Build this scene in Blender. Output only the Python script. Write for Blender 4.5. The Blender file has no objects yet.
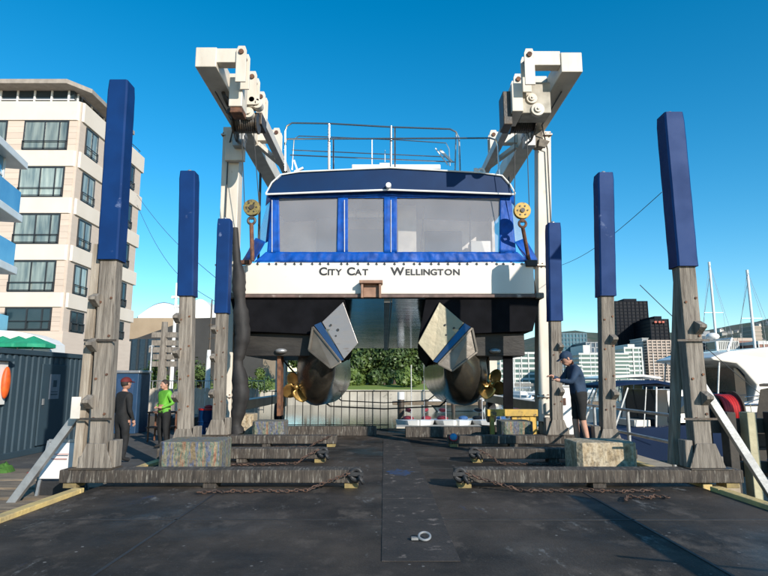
import bpy, bmesh, math, random
from mathutils import Vector, Matrix, noise
R = math.radians
random.seed(7)
sc = bpy.context.scene
COL = sc.collection

# ------------------------------------------------------------ camera, sky, sun
FOC, PITCH, CH = 576.0, R(9.1), 1.45
cd = bpy.data.cameras.new('camera'); cam = bpy.data.objects.new('camera', cd); COL.objects.link(cam)
cam.location = (0, 0, CH); cam.rotation_euler = (R(90) + PITCH, 0, 0)
cd.sensor_width = 36; cd.lens = 27; cd.clip_end = 8000; cd.clip_start = 0.05
sc.camera = cam
AZ, EL = R(33), R(23)               # sun behind the camera, to the right
w = bpy.data.worlds.new('World'); sc.world = w; w.use_nodes = True
nt = w.node_tree
sky = nt.nodes.new('ShaderNodeTexSky'); sky.sky_type = 'NISHITA'; sky.sun_disc = False
sky.sun_elevation = EL; sky.sun_rotation = math.pi - AZ
sky.ozone_density = 3.0; sky.dust_density = 0.1; sky.air_density = 1.0
hsv = nt.nodes.new('ShaderNodeHueSaturation'); hsv.inputs['Saturation'].default_value = 1.4; hsv.inputs['Hue'].default_value = 0.488
nt.links.new(sky.outputs[0], hsv.inputs['Color'])
nt.links.new(hsv.outputs[0], nt.nodes['Background'].inputs['Color'])
nt.nodes['Background'].inputs['Strength'].default_value = 0.15
sd = bpy.data.lights.new('sun', 'SUN'); sun = bpy.data.objects.new('sun', sd); COL.objects.link(sun)
sd.energy = 4.8; sd.angle = R(0.5); sd.color = (1, .93, .83)
sdir = Vector((math.sin(AZ) * math.cos(EL), -math.cos(AZ) * math.cos(EL), math.sin(EL)))
sun.rotation_euler = sdir.to_track_quat('Z', 'Y').to_euler()
sc.view_settings.view_transform = 'Standard'; sc.view_settings.look = 'None'
sc.view_settings.exposure = 0.32; sc.view_settings.gamma = 1

# ------------------------------------------------------------ helpers
CP, SP = math.cos(PITCH), math.sin(PITCH)
def W(px, py, Y):
    "photograph position at a known distance Y in front of the camera, as a place in metres"
    u = (px - 384) / FOC; v = (288 - py) / FOC
    d = Vector((u, CP - v * SP, SP + v * CP)); t = Y / d.y
    return Vector((0, 0, CH)) + d * t

def mat(name, c, rough=.7, metal=0, c2=None, scale=3, stretch=(1, 1, 1), amt=1, bump=0, bscale=None,
        spec=.5, coat=0, detail=6, c3=None, scale3=1, t3=(.55, .65), alpha=None, trans=0, lo=.35, hi=.65, piece=0):
    m = bpy.data.materials.new(name); m.use_nodes = True
    n = m.node_tree.nodes; l = m.node_tree.links; b = n['Principled BSDF']
    b.inputs['Roughness'].default_value = rough; b.inputs['Metallic'].default_value = metal
    b.inputs['Specular IOR Level'].default_value = spec; b.inputs['Coat Weight'].default_value = coat
    if trans: b.inputs['Transmission Weight'].default_value = trans; b.inputs['IOR'].default_value = 1.05
    if alpha is not None: b.inputs['Alpha'].default_value = alpha
    tc = n.new('ShaderNodeTexCoord'); mp = n.new('ShaderNodeMapping'); l.new(tc.outputs['Object'], mp.inputs[0])
    mp.inputs['Scale'].default_value = stretch
    if c2 is None: c2 = tuple(x * .78 for x in c)
    nz = n.new('ShaderNodeTexNoise'); nz.inputs['Scale'].default_value = scale; nz.inputs['Detail'].default_value = detail
    l.new(mp.outputs[0], nz.inputs['Vector'])
    rp = n.new('ShaderNodeMapRange'); rp.inputs[1].default_value = lo; rp.inputs[2].default_value = hi
    l.new(nz.outputs[0], rp.inputs[0])
    mx = n.new('ShaderNodeMix'); mx.data_type = 'RGBA'; l.new(rp.outputs[0], mx.inputs[0])
    mx.inputs[6].default_value = (*c, 1); mx.inputs[7].default_value = (*c2, 1)
    out = mx.outputs[2]
    if c3:
        n3 = n.new('ShaderNodeTexNoise'); n3.inputs['Scale'].default_value = scale3; n3.inputs['Detail'].default_value = 8
        n3.inputs['Roughness'].default_value = .65
        l.new(mp.outputs[0] if stretch != (1, 1, 1) else tc.outputs['Object'], n3.inputs['Vector'])
        r3 = n.new('ShaderNodeMapRange'); r3.inputs[1].default_value = t3[0]; r3.inputs[2].default_value = t3[1]; l.new(n3.outputs[0], r3.inputs[0])
        m3 = n.new('ShaderNodeMix'); m3.data_type = 'RGBA'; l.new(r3.outputs[0], m3.inputs[0]); l.new(out, m3.inputs[6]); m3.inputs[7].default_value = (*c3, 1)
        out = m3.outputs[2]
    if piece:
        oi = n.new('ShaderNodeObjectInfo'); hs = n.new('ShaderNodeHueSaturation'); mr = n.new('ShaderNodeMapRange')
        mr.inputs[3].default_value = 1 - piece; mr.inputs[4].default_value = 1 + piece
        l.new(oi.outputs['Random'], mr.inputs[0]); l.new(mr.outputs[0], hs.inputs['Value']); l.new(out, hs.inputs['Color']); out = hs.outputs[0]
    l.new(out, b.inputs['Base Color'])
    rr = n.new('ShaderNodeMapRange'); rr.inputs[3].default_value = max(.02, rough - .08); rr.inputs[4].default_value = min(1, rough + .1)
    l.new(nz.outputs[0], rr.inputs[0]); l.new(rr.outputs[0], b.inputs['Roughness'])
    if bump:
        nb = n.new('ShaderNodeTexNoise'); nb.inputs['Scale'].default_value = bscale or scale * 4; nb.inputs['Detail'].default_value = 8
        l.new(mp.outputs[0], nb.inputs['Vector'])
        bp = n.new('ShaderNodeBump'); bp.inputs['Strength'].default_value = min(1, bump); bp.inputs['Distance'].default_value = .02
        l.new(nb.outputs[0], bp.inputs['Height']); l.new(bp.outputs[0], b.inputs['Normal'])
    return m

class G:
    "collects simple solids, then links them as one mesh object"
    def __init__(s): s.v = []; s.f = []; s.m = []
    def add(s, vs, fs, mi=0):
        k = len(s.v); s.v += [tuple(v) for v in vs]; s.f += [tuple(k + i for i in f) for f in fs]; s.m += [mi] * len(fs); return s
    def box(s, x0, x1, y0, y1, z0, z1, mi=0):
        return s.add([(x, y, z) for z in (z0, z1) for y in (y0, y1) for x in (x0, x1)],
                     [(0, 2, 3, 1), (4, 5, 7, 6), (0, 1, 5, 4), (2, 6, 7, 3), (0, 4, 6, 2), (1, 3, 7, 5)], mi)
    def hexa(s, b4, t4, mi=0):
        return s.add(list(b4) + list(t4), [(3, 2, 1, 0), (4, 5, 6, 7), (0, 1, 5, 4), (1, 2, 6, 5), (2, 3, 7, 6), (3, 0, 4, 7)], mi)
    def bar(s, a, b, wx, wy=None, mi=0, up=(0, 0, 1), taper=1):
        a = Vector(a); b = Vector(b); wy = wy or wx; d = (b - a).normalized(); u = Vector(up)
        if abs(d.dot(u)) > .97: u = Vector((0, 1, 0))
        x = d.cross(u).normalized(); y = x.cross(d)
        q = lambda c, k: [c + x * (i * wx * k / 2) + y * (j * wy * k / 2) for i, j in ((-1, -1), (1, -1), (1, 1), (-1, 1))]
        return s.hexa(q(a, 1), q(b, taper), mi)
    def tube(s, pts, r, n=8, mi=0, cap=True, rs=None):
        pts = [Vector(p) for p in pts]; N = len(pts); vs = []; px = None
        for i, p in enumerate(pts):
            d = (pts[min(i + 1, N - 1)] - pts[max(i - 1, 0)]).normalized()
            if px is None:
                u = Vector((0, 0, 1)) if abs(d.z) < .9 else Vector((0, 1, 0)); px = d.cross(u).normalized()
            else: px = (px - d * px.dot(d)).normalized()
            py = d.cross(px); rr = rs[i] if rs else r
            vs += [p + (px * math.cos(2 * math.pi * k / n) + py * math.sin(2 * math.pi * k / n)) * rr for k in range(n)]
        fs = [(i * n + k, i * n + (k + 1) % n, (i + 1) * n + (k + 1) % n, (i + 1) * n + k) for i in range(N - 1) for k in range(n)]
        if cap: fs += [tuple(range(n - 1, -1, -1)), tuple((N - 1) * n + k for k in range(n))]
        return s.add(vs, fs, mi)
    def cyl(s, a, b, r, n=20, mi=0): return s.tube([a, b], r, n, mi)
    def ball(s, c, r, n=12, m=8, sc3=(1, 1, 1), mi=0, rot=None):
        c = Vector(c); vs = []
        for j in range(m + 1):
            t = math.pi * j / m
            for i in range(n):
                p = 2 * math.pi * i / n
                q = Vector((r * sc3[0] * math.sin(t) * math.cos(p), r * sc3[1] * math.sin(t) * math.sin(p), r * sc3[2] * math.cos(t)))
                if rot: q = rot @ q
                vs.append(c + q)
        return s.add(vs, [(j * n + i, (j + 1) * n + i, (j + 1) * n + (i + 1) % n, j * n + (i + 1) % n) for j in range(m) for i in range(n)], mi)
    def prism(s, poly, d, mi=0):
        "3D polygon pushed along the vector d"
        n = len(poly); d = Vector(d); a = [Vector(p) for p in poly]
        return s.add(a + [p + d for p in a], [tuple(range(n)), tuple(range(2 * n - 1, n - 1, -1))] + [(i, i + n, (i + 1) % n + n, (i + 1) % n) for i in range(n)], mi)
    def torus(s, c, R0, r, rot=None, n=20, m=8, mi=0, sc3=(1, 1, 1)):
        c = Vector(c); vs = []
        for i in range(n):
            a = 2 * math.pi * i / n
            for j in range(m):
                b = 2 * math.pi * j / m
                q = Vector(((R0 + r * math.cos(b)) * math.cos(a) * sc3[0], (R0 + r * math.cos(b)) * math.sin(a) * sc3[1], r * math.sin(b) * sc3[2]))
                if rot: q = rot @ q
                vs.append(c + q)
        return s.add(vs, [(i * m + j, ((i + 1) % n) * m + j, ((i + 1) % n) * m + (j + 1) % m, i * m + (j + 1) % m) for i in range(n) for j in range(m)], mi)
    def build(s, name, m, parent=None, bevel=0, smooth=False, fix=True, seg=2):
        me = bpy.data.meshes.new(name); me.from_pydata(s.v, [], s.f)
        for mm in (m if isinstance(m, (list, tuple)) else [m]): me.materials.append(mm)
        me.polygons.foreach_set('material_index', s.m)
        if fix:
            bm = bmesh.new(); bm.from_mesh(me); bmesh.ops.recalc_face_normals(bm, faces=bm.faces); bm.to_mesh(me); bm.free()
        if smooth: me.polygons.foreach_set('use_smooth', [True] * len(me.polygons)); me.set_sharp_from_angle(angle=R(40))
        me.update()
        o = bpy.data.objects.new(name, me); COL.objects.link(o)
        if parent: o.parent = parent; o.matrix_parent_inverse = Matrix.Translation(-world_loc(parent))
        if bevel:
            b = o.modifiers.new('bevel', 'BEVEL'); b.width = bevel; b.segments = seg; b.limit_method = 'ANGLE'; b.angle_limit = R(50)
        return o
def world_loc(o):
    v = Vector(o.location)
    return v if o.parent is None else v + world_loc(o.parent) - world_loc(o.parent) * 0 if False else v
def thing(name, label, cat, loc=(0, 0, 0), group=None):
    o = bpy.data.objects.new(name, None); COL.objects.link(o); o.location = loc; o.empty_display_size = .2
    o['label'] = label; o['category'] = cat
    if group: o['group'] = group
    return o
def tag(o, label, cat, group=None):
    o['label'] = label; o['category'] = cat
    if group: o['group'] = group
    return o
def structure(o): o['kind'] = 'structure'; return o
def stuff(o): o['kind'] = 'stuff'; return o
def part_of(o, p):
    o.parent = p; o.matrix_parent_inverse = Matrix.Translation(-world_loc(p)); return o
def dup(root, loc, label, group=None, rz=0, sc3=None):
    r = root.copy(); COL.objects.link(r); r.location = loc; r.rotation_euler = (0, 0, rz); r['label'] = label
    if sc3: r.scale = sc3
    if group: r['group'] = group
    for ch in list(root.children):
        c = ch.copy(); COL.objects.link(c); c.parent = r
        for g in list(ch.children):
            d = g.copy(); COL.objects.link(d); d.parent = c
    return r
def mesh_copy(o, name, parent, offset):
    c = o.copy(); c.name = name; COL.objects.link(c); c.parent = parent; c.location = Vector(o.location) + Vector(offset); return c

# ------------------------------------------------------------ materials
M = {}
M['blue_pad'] = mat('blue_pad', (.002, .032, .135), .6, spec=.2, c2=(.001, .024, .105), scale=2.5, bump=.3, bscale=1.3, c3=(.10, .14, .26), scale3=2.2, t3=(.64, .70), coat=0)
M['wood'] = mat('weathered_wood', (.27, .235, .195), .85, c2=(.13, .11, .09), scale=2.5, stretch=(9, 9, .7), bump=.7, bscale=9, c3=(.07, .055, .045), scale3=3.2, t3=(.58, .68), piece=.12)
M['wood_h'] = mat('worn_beam_wood', (.080, .064, .050), .85, c2=(.035, .028, .023), scale=2.2, stretch=(7, 1.2, 1), bump=1, bscale=6, c3=(.20, .18, .15), scale3=4.5, t3=(.54, .66), piece=.12)
M['plank'] = mat('plank_wood', (.34, .29, .23), .85, c2=(.20, .16, .12), scale=2.5, stretch=(9, 9, .8), bump=.5, piece=.15)
M['white_steel'] = mat('cream_steel', (.64, .58, .495), .5, c2=(.54, .48, .40), scale=1.8, bump=.1, bscale=10, c3=(.30, .17, .09), scale3=2.2, t3=(.64, .80), stretch=(1.5, 1.5, .5))
M['dark_steel'] = mat('oily_steel', (.03, .028, .026), .5, c2=(.075, .05, .03), scale=5, bump=.4)
M['rust'] = mat('rusted_steel', (.20, .085, .04), .8, c2=(.07, .035, .025), scale=6, bump=.6)
M['galv'] = mat('galvanised_steel', (.42, .42, .42), .45, .6, c2=(.30, .30, .30), scale=6, bump=.15)
M['gelcoat'] = mat('white_gelcoat', (.70, .65, .58), .35, c2=(.66, .61, .54), scale=.9, coat=.3, c3=(.55, .50, .42), scale3=2.2, t3=(.70, .82))
M['white'] = mat('white_paint', (.78, .77, .74), .4, c2=(.68, .67, .64), scale=1.5)
M['blackpaint'] = mat('black_antifouling', (.0035, .0035, .0045), .8, spec=.08, c2=(.008, .008, .010), scale=2, bump=.15)
M['antifoul'] = mat('dark_hull_bottom', (.16, .14, .11), .24, .75, c2=(.09, .08, .065), scale=1.1, bump=.35, bscale=1.6, c3=(.24, .21, .17), scale3=1.6, t3=(.50, .70))
M['alu'] = mat('bare_aluminium', (.27, .25, .24), .34, .35, c2=(.28, .25, .23), scale=1.8, stretch=(1, 1, 3), bump=.2, c3=(.20, .15, .12), scale3=3, t3=(.6, .72))
M['alu_dark'] = mat('dull_aluminium', (.17, .145, .12), .36, .4, c2=(.10, .085, .07), scale=2.2, bump=.25)
M['hullgrey'] = mat('worn_black_hull', (.018, .016, .015), .5, c2=(.035, .031, .027), scale=1.6, stretch=(1, 1, 3), bump=.3, spec=.3)
M['ceiling'] = mat('tunnel_gloss', (.10, .22, .34), .10, .8, c2=(.12, .24, .32), scale=.5, stretch=(1, 4, 1), bump=.25, bscale=1.2)
M['bronze'] = mat('bronze', (.62, .40, .13), .34, .75, c2=(.40, .24, .08), scale=5, bump=.2)
M['roofblue'] = mat('roof_navy', (.001, .026, .095), .5, c2=(.001, .02, .075), scale=1.2, spec=.2)
M['vinyl'] = mat('blue_canvas', (.002, .080, .40), .5, c2=(.001, .045, .24), scale=4, bump=.8, bscale=5, spec=.25)
M['graphic'] = mat('blue_stern_paint', (.06, .17, .38), .35, c2=(.05, .15, .34), scale=1, coat=.2)
def clear(name, c, al, rough=.12):
    m = mat(name, c, rough, c2=tuple(x * .85 for x in c), scale=1.2, bump=.25, bscale=1.0, spec=.6); m.node_tree.nodes['Principled BSDF'].inputs['Alpha'].default_value = al; return m
M['clearvinyl'] = clear('clear_vinyl', (.50, .50, .54), .26)
M['cabin_in'] = mat('cabin_lining', (.60, .57, .54), .6)
M['cabin_panel'] = mat('cabin_panel', (.72, .66, .58), .5)
M['black'] = mat('black_rubber', (.014, .014, .015), .6, c2=(.022, .022, .024), scale=4, bump=.3)
M['sleeve'] = mat('sling_sleeve', (.010, .009, .009), .7, c2=(.03, .026, .024), scale=3, stretch=(1, 1, .5), bump=1, bscale=4)
M['stainless'] = mat('stainless', (.60, .58, .55), .22, .95, c2=(.45, .42, .40), scale=5)
M['yellow'] = mat('worn_yellow', (.62, .38, .06), .55, c2=(.40, .26, .06), scale=5, c3=(.10, .07, .04), scale3=7, t3=(.55, .65))
M['dullyellow'] = mat('grimy_yellow', (.25, .19, .05), .6, c2=(.12, .09, .04), scale=6, c3=(.03, .03, .02), scale3=9, t3=(.5, .6))
M['kerb'] = mat('yellow_kerb_paint', (.62, .44, .16), .75, c2=(.45, .33, .15), scale=5, c3=(.14, .11, .08), scale3=4, t3=(.60, .70), bump=.4)
M['glass'] = mat('window_glass', (.03, .05, .06), .06, .3, c2=(.05, .07, .08), scale=.6, spec=.8)
M['curtain'] = mat('pale_curtain_glass', (.33, .38, .34), .15, 0, c2=(.12, .16, .16), scale=.8, stretch=(4, 4, .5), coat=.7, piece=.35)
M['blueglass'] = mat('blue_glass', (.14, .34, .48), .07, .55, c2=(.24, .46, .58), scale=.8, spec=.8)
M['cream'] = mat('cream_render', (.72, .63, .53), .8, c2=(.68, .59, .49), scale=.6, c3=(.60, .51, .42), scale3=.7, t3=(.62, .8))
M['tanpanel'] = mat('tan_panel', (.60, .49, .40), .85, c2=(.56, .455, .37), scale=.8, stretch=(1, 1, 6), piece=.06)
M['darkframe'] = mat('dark_window_frame', (.03, .035, .04), .4)
M['container'] = mat('container_teal', (.032, .058, .078), .6, c2=(.026, .048, .065), scale=1.4, c3=(.07, .06, .05), scale3=2.6, t3=(.66, .76), bump=.15)
M['orange'] = mat('orange_float', (.75, .12, .015), .5, c2=(.55, .08, .012), scale=8)
M['red'] = mat('red_paint', (.50, .02, .02), .5, c2=(.34, .015, .015), scale=6)
M['green'] = mat('green_canvas', (.01, .30, .16), .7, c2=(.008, .22, .12), scale=3)
M['sleeper'] = mat('sleeper_wood', (.25, .19, .13), .9, c2=(.11, .085, .06), scale=2, stretch=(1, 8, 8), bump=.8, piece=.2)
M['paling'] = mat('pale_paling', (.52, .45, .37), .85, c2=(.38, .32, .26), scale=3, stretch=(6, 6, .7), piece=.16)
M['leaf'] = mat('leaf_green', (.12, .17, .03), .55, c2=(.035, .075, .014), scale=.6, detail=3)
M['leaf2'] = mat('leaf_dark', (.085, .13, .03), .55, c2=(.018, .042, .012), scale=.6, detail=3)
M['bark'] = mat('bark', (.12, .09, .07), .9, c2=(.06, .045, .035), scale=6, stretch=(4, 4, 1), bump=.8)
M['grass'] = mat('grass_green', (.20, .26, .04), .9, c2=(.14, .20, .03), scale=2)
M['concrete'] = mat('sea_wall_concrete', (.46, .42, .35), .9, c2=(.33, .30, .25), scale=.6, c3=(.14, .13, .10), scale3=.5, t3=(.6, .7), bump=.3)
M['hill'] = mat('hill_bush', (.035, .060, .030), .95, c2=(.075, .075, .045), scale=.02, c3=(.12, .10, .08), scale3=.06, t3=(.55, .62))
M['land'] = mat('quay_ground', (.22, .21, .19), .9, c2=(.16, .15, .14), scale=.3)
M['yard'] = mat('shade_toned_yard', (.075, .07, .065), .9, c2=(.045, .042, .04), scale=1.2, c3=(.13, .12, .10), scale3=2, t3=(.58, .7), bump=.5)  # darker than the quay ground: the yard's shade is put into the colour
M['skin'] = mat('skin', (.50, .27, .19), .55, c2=(.44, .23, .16), scale=9)
M['hair'] = mat('hair', (.03, .02, .015), .7)
M['navy'] = mat('navy_jacket', (.015, .04, .085), .8, c2=(.01, .028, .06), scale=7, bump=.6, bscale=9)
M['charcoal'] = mat('charcoal_cloth', (.012, .012, .013), .85, c2=(.008, .008, .008), scale=7, bump=.6, bscale=9)
M['hivis'] = mat('hivis_green', (.14, .42, .035), .7, c2=(.09, .30, .03), scale=6, bump=.5, bscale=8)
M['rope'] = mat('cable', (.05, .05, .05), .6)
M['gear2'] = mat('grubby_bracket', (.22, .19, .15), .7, c2=(.08, .065, .05), scale=6)
M['chain'] = mat('rusty_chain', (.13, .07, .045), .7, .3, c2=(.05, .035, .03), scale=14, bump=.5)

M['oldyel'] = mat('old_yellow', (.30, .22, .08), .8, c2=(.16, .12, .06), scale=9)
# block paint: streaks of old paint
def streaky(name, cols, sx=5):
    m = bpy.data.materials.new(name); m.use_nodes = True; n = m.node_tree.nodes; l = m.node_tree.links; b = n['Principled BSDF']; b.inputs['Roughness'].default_value = .85
    tc = n.new('ShaderNodeTexCoord'); mp = n.new('ShaderNodeMapping'); l.new(tc.outputs['Object'], mp.inputs[0]); mp.inputs['Scale'].default_value = (sx, sx, .55)
    nz = n.new('ShaderNodeTexNoise'); nz.inputs['Scale'].default_value = 1.9; nz.inputs['Detail'].default_value = 9; nz.inputs['Roughness'].default_value = .7; l.new(mp.outputs[0], nz.inputs['Vector'])
    cr = n.new('ShaderNodeValToRGB'); l.new(nz.outputs[0], cr.inputs[0]); e = cr.color_ramp.elements
    for i, (p, c) in enumerate(cols):
        if i < 2: e[i].position = p; e[i].color = (*c, 1)
        else: q = e.new(p); q.color = (*c, 1)
    n2 = n.new('ShaderNodeTexNoise'); n2.inputs['Scale'].default_value = 22; n2.inputs['Detail'].default_value = 6; l.new(tc.outputs['Object'], n2.inputs['Vector'])
    mx = n.new('ShaderNodeMix'); mx.data_type = 'RGBA'; mx.blend_type = 'MULTIPLY'; mx.inputs[0].default_value = .8
    mr = n.new('ShaderNodeMapRange'); mr.inputs[1].default_value = .3; mr.inputs[2].default_value = .6; mr.inputs[3].default_value = .30; l.new(n2.outputs[0], mr.inputs[0])
    l.new(cr.outputs[0], mx.inputs[6]); l.new(mr.outputs[0], mx.inputs[7]); l.new(mx.outputs[2], b.inputs['Base Color'])
    bp = n.new('ShaderNodeBump'); bp.inputs['Distance'].default_value = .01; l.new(n2.outputs[0], bp.inputs['Height']); l.new(bp.outputs[0], b.inputs['Normal'])
    return m
M['block_paint'] = streaky('paint_streaked_concrete', [(.30, (.08, .06, .04)), (.40, (.24, .18, .10)), (.46, (.04, .09, .20)), (.49, (.28, .22, .13)), (.54, (.05, .13, .11)), (.57, (.30, .24, .15)), (.64, (.24, .07, .04)), (.70, (.34, .29, .20))])
M['block_tan'] = streaky('stained_concrete', [(.30, (.16, .11, .06)), (.42, (.36, .27, .16)), (.52, (.50, .42, .30)), (.60, (.30, .22, .12)), (.70, (.55, .48, .38))], 2)

# deck: dark, damp, stained asphalt with paint flecks
def deck_mat():
    m = bpy.data.materials.new('stained_deck'); m.use_nodes = True; n = m.node_tree.nodes; l = m.node_tree.links; b = n['Principled BSDF']
    tc = n.new('ShaderNodeTexCoord')
    def nz(s, d=8, r=.6, st=(1, 1, 1)):
        mp = n.new('ShaderNodeMapping'); mp.inputs['Scale'].default_value = st; l.new(tc.outputs['Object'], mp.inputs[0])
        a = n.new('ShaderNodeTexNoise'); a.inputs['Scale'].default_value = s; a.inputs['Detail'].default_value = d; a.inputs['Roughness'].default_value = r; l.new(mp.outputs[0], a.inputs['Vector']); return a.outputs[0]
    def rg(x, a, c):
        r = n.new('ShaderNodeMapRange'); r.inputs[1].default_value = a; r.inputs[2].default_value = c; l.new(x, r.inputs[0]); return r.outputs[0]
    def mix(f, a, c):
        x = n.new('ShaderNodeMix'); x.data_type = 'RGBA'; l.new(f, x.inputs[0])
        if isinstance(a, tuple): x.inputs[6].default_value = (*a, 1)
        else: l.new(a, x.inputs[6])
        x.inputs[7].default_value = (*c, 1); return x.outputs[2]
    c = mix(rg(nz(.55, 10, .65), .40, .58), (.056, .043, .033), (.016, .013, .0105))
    c = mix(rg(nz(1.7, 8, .7, (1, .6, 1)), .54, .68), c, (.095, .075, .060))
    c = mix(rg(nz(.9, 6, .6, (1.6, .5, 1)), .66, .74), c, (.02, .05, .13))
    c = mix(rg(nz(2.2, 12, .85), .63, .70), c, (.20, .18, .16))
    v = n.new('ShaderNodeTexVoronoi'); v.inputs['Scale'].default_value = 9; l.new(tc.outputs['Object'], v.inputs['Vector'])
    fl = n.new('ShaderNodeMath'); fl.operation = 'LESS_THAN'; fl.inputs[1].default_value = .12; l.new(v.outputs['Distance'], fl.inputs[0])
    g2 = rg(nz(1.6, 8, .75), .52, .58); mu = n.new('ShaderNodeMath'); mu.operation = 'MULTIPLY'; l.new(fl.outputs[0], mu.inputs[0]); l.new(g2, mu.inputs[1])
    c = mix(mu.outputs[0], c, (.20, .19, .175))
    v2 = n.new('ShaderNodeTexNoise'); v2.inputs['Scale'].default_value = 60; v2.inputs['Detail'].default_value = 3; l.new(tc.outputs['Object'], v2.inputs['Vector'])
    c = mix(rg(v2.outputs[0], .66, .72), c, (.13, .12, .11))
    c = mix(rg(nz(.33, 4, .5, (1, .7, 1)), .56, .66), c, (.075, .060, .048))
    c = mix(rg(nz(1.3, 12, .8, (1.8, .7, 1)), .585, .66), c, (.16, .155, .145))
    b.inputs['Specular IOR Level'].default_value = .35
    l.new(c, b.inputs['Base Color'])
    rr = n.new('ShaderNodeMapRange'); rr.inputs[1].default_value = .35; rr.inputs[2].default_value = .65; rr.inputs[3].default_value = .42; rr.inputs[4].default_value = .95
    l.new(nz(.7, 6), rr.inputs[0]); l.new(rr.outputs[0], b.inputs['Roughness'])
    bp = n.new('ShaderNodeBump'); bp.inputs['Strength'].default_value = .5; bp.inputs['Distance'].default_value = .01; l.new(nz(45, 6), bp.inputs['Height']); l.new(bp.outputs[0], b.inputs['Normal'])
    return m
M['deck'] = deck_mat()
def water_mat():
    m = bpy.data.materials.new('harbour_water'); m.use_nodes = True; n = m.node_tree.nodes; l = m.node_tree.links; b = n['Principled BSDF']
    b.inputs['Base Color'].default_value = (.025, .05, .04, 1); b.inputs['Roughness'].default_value = .06; b.inputs['IOR'].default_value = 1.33
    tc = n.new('ShaderNodeTexCoord'); mp = n.new('ShaderNodeMapping'); mp.inputs['Scale'].default_value = (.6, 1.4, 1); l.new(tc.outputs['Object'], mp.inputs[0])
    a = n.new('ShaderNodeTexNoise'); a.inputs['Scale'].default_value = 2.2; a.inputs['Detail'].default_value = 4; l.new(mp.outputs[0], a.inputs['Vector'])
    bp = n.new('ShaderNodeBump'); bp.inputs['Strength'].default_value = .25; bp.inputs['Distance'].default_value = .04; l.new(a.outputs[0], bp.inputs['Height']); l.new(bp.outputs[0], b.inputs['Normal'])
    return m
M['water'] = water_mat()

# ------------------------------------------------------------ the setting
def sheet(name, pts, z, m, depth=.6):
    g = G(); g.prism([(x, y, z) for x, y in pts], (0, 0, -depth)); return structure(g.build(name, m))
sheet('water', [(-3000, -60), (3000, -60), (3000, 4000), (-3000, 4000)], -1.8, M['water'], 2)
deck = sheet('deck', [(-3.95, -4), (4.35, -4), (4.35, 18.0), (-3.95, 18.0)], 0, M['deck'], .7)
sheet('yard_ground', [(-70, -4), (-4.10, -4), (-4.10, 18.4), (-5.2, 21.5), (-70, 21.5)], -.30, M['yard'], 2)
sheet('quay_land', [(-400, 21.5), (-5.3, 21.5), (-16.5, 78), (13, 78), (13, 300), (-400, 300)], -.05, M['land'], 3)
lawn = G(); lawn.hexa([(-40, 79.5, -.05), (13, 79.5, -.05), (13, 110, 1.2), (-40, 110, 1.2)], [(-40, 79.5, .25), (13, 79.5, .25), (13, 110, 1.7), (-40, 110, 1.7)]); structure(lawn.build('lawn', M['grass']))
sheet('city_shore', [(-60, 395), (2500, 395), (2500, 3800), (-60, 3800)], -.6, M['land'], 3)

# deck joints: the long cover plate and cross seams
M['plate'] = mat('cover_plate', (.040, .032, .027), .75, c2=(.020, .017, .015), scale=3, c3=(.16, .13, .11), scale3=5, t3=(.58, .66), bump=.4, bscale=30)
for i, (y0, y1) in enumerate([(4.95, 7.45), (7.46, 9.9), (9.91, 12.3), (12.31, 14.8)]):
    g = G(); g.box(-.02, .62, y0, y1, .001, .007); o = g.build('cover_plate', M['plate'], deck, bevel=.003)
g = G()
for y in (6.35, 9.9, 11.3, 12.9, 14.3, 16.0): g.box(-3.9, 4.3, y, y + .025, .0005, .006)
g.box(-2.2, -2.17, -2, 8, .0005, .006); g.box(2.6, 2.63, -2, 8, .0005, .006)
g.build('seam_strip', M['black'], deck)
g = G(); g.prism([(.26 + (.16 + .10 * noise.noise((k_ * 1.7, 1, 2))) * math.cos(k_ / 28 * 6.283) * (1.4 if k_ % 3 else .9), 9.5 + (.30 + .2 * noise.noise((k_ * 1.3, 5, 2))) * math.sin(k_ / 28 * 6.283), .0075) for k_ in range(28)], (0, 0, .002)); M['bluepaint'] = mat('spilt_blue_paint', (.015, .05, .14), .7, c2=(.035, .034, .034), scale=9); g.build('paint_patch', M['bluepaint'], deck)
# timber sleepers in the yard
for i in range(6):
    y = 7.2 + i * .75
    g = G(); g.box(-9.5, -4.15 - .1 * random.random(), y, y + .62, -.30, -.30 + .06 + .05 * random.random()); o = g.build('sleeper', M['sleeper'], bpy.data.objects['yard_ground'], bevel=.012)

# yellow kerbs
def kerb(x0, x1, ya, yb, label):
    t = thing('yellow_kerb', label, 'kerb', (x0, ya, 0), 'yellow kerb timbers'); n = int((yb - ya) / 2.4) + 1
    for k in range(n):
        y0 = ya + k * 2.4; y1 = min(y0 + 2.39, yb)
        if y1 - y0 < .1: continue
        g = G(); g.box(x0, x1, y0, y1, -.02, .055); g.build('timber', M['kerb'], t, bevel=.01)
kerb(-4.08, -3.94, 3.0, 7.9, 'yellow painted edge timber on the left side of the dark deck, nearest stretch')
kerb(-4.08, -3.94, 9.2, 14.5, 'yellow edge timber behind the paint streaked block on the left')
kerb(4.34, 4.48, 3.0, 8.0, 'yellow painted edge timber in the bottom right corner')
M['walk'] = mat('walkway_board', (.42, .34, .24), .85, c2=(.30, .24, .17), scale=3, bump=.4)
g = G(); g.box(4.50, 5.05, 8.5, 17.6, -.25, -.01); structure(g.build('walkway', M['walk'], bevel=.01))
g = G(); g.box(4.36, 4.49, 8.2, 17.6, -.1, .05); tag(g.build('edge_timber', M['kerb'], bevel=.01), 'pale edge timber behind the tan concrete block along the walkway', 'kerb', 'yellow kerb timbers')

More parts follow.
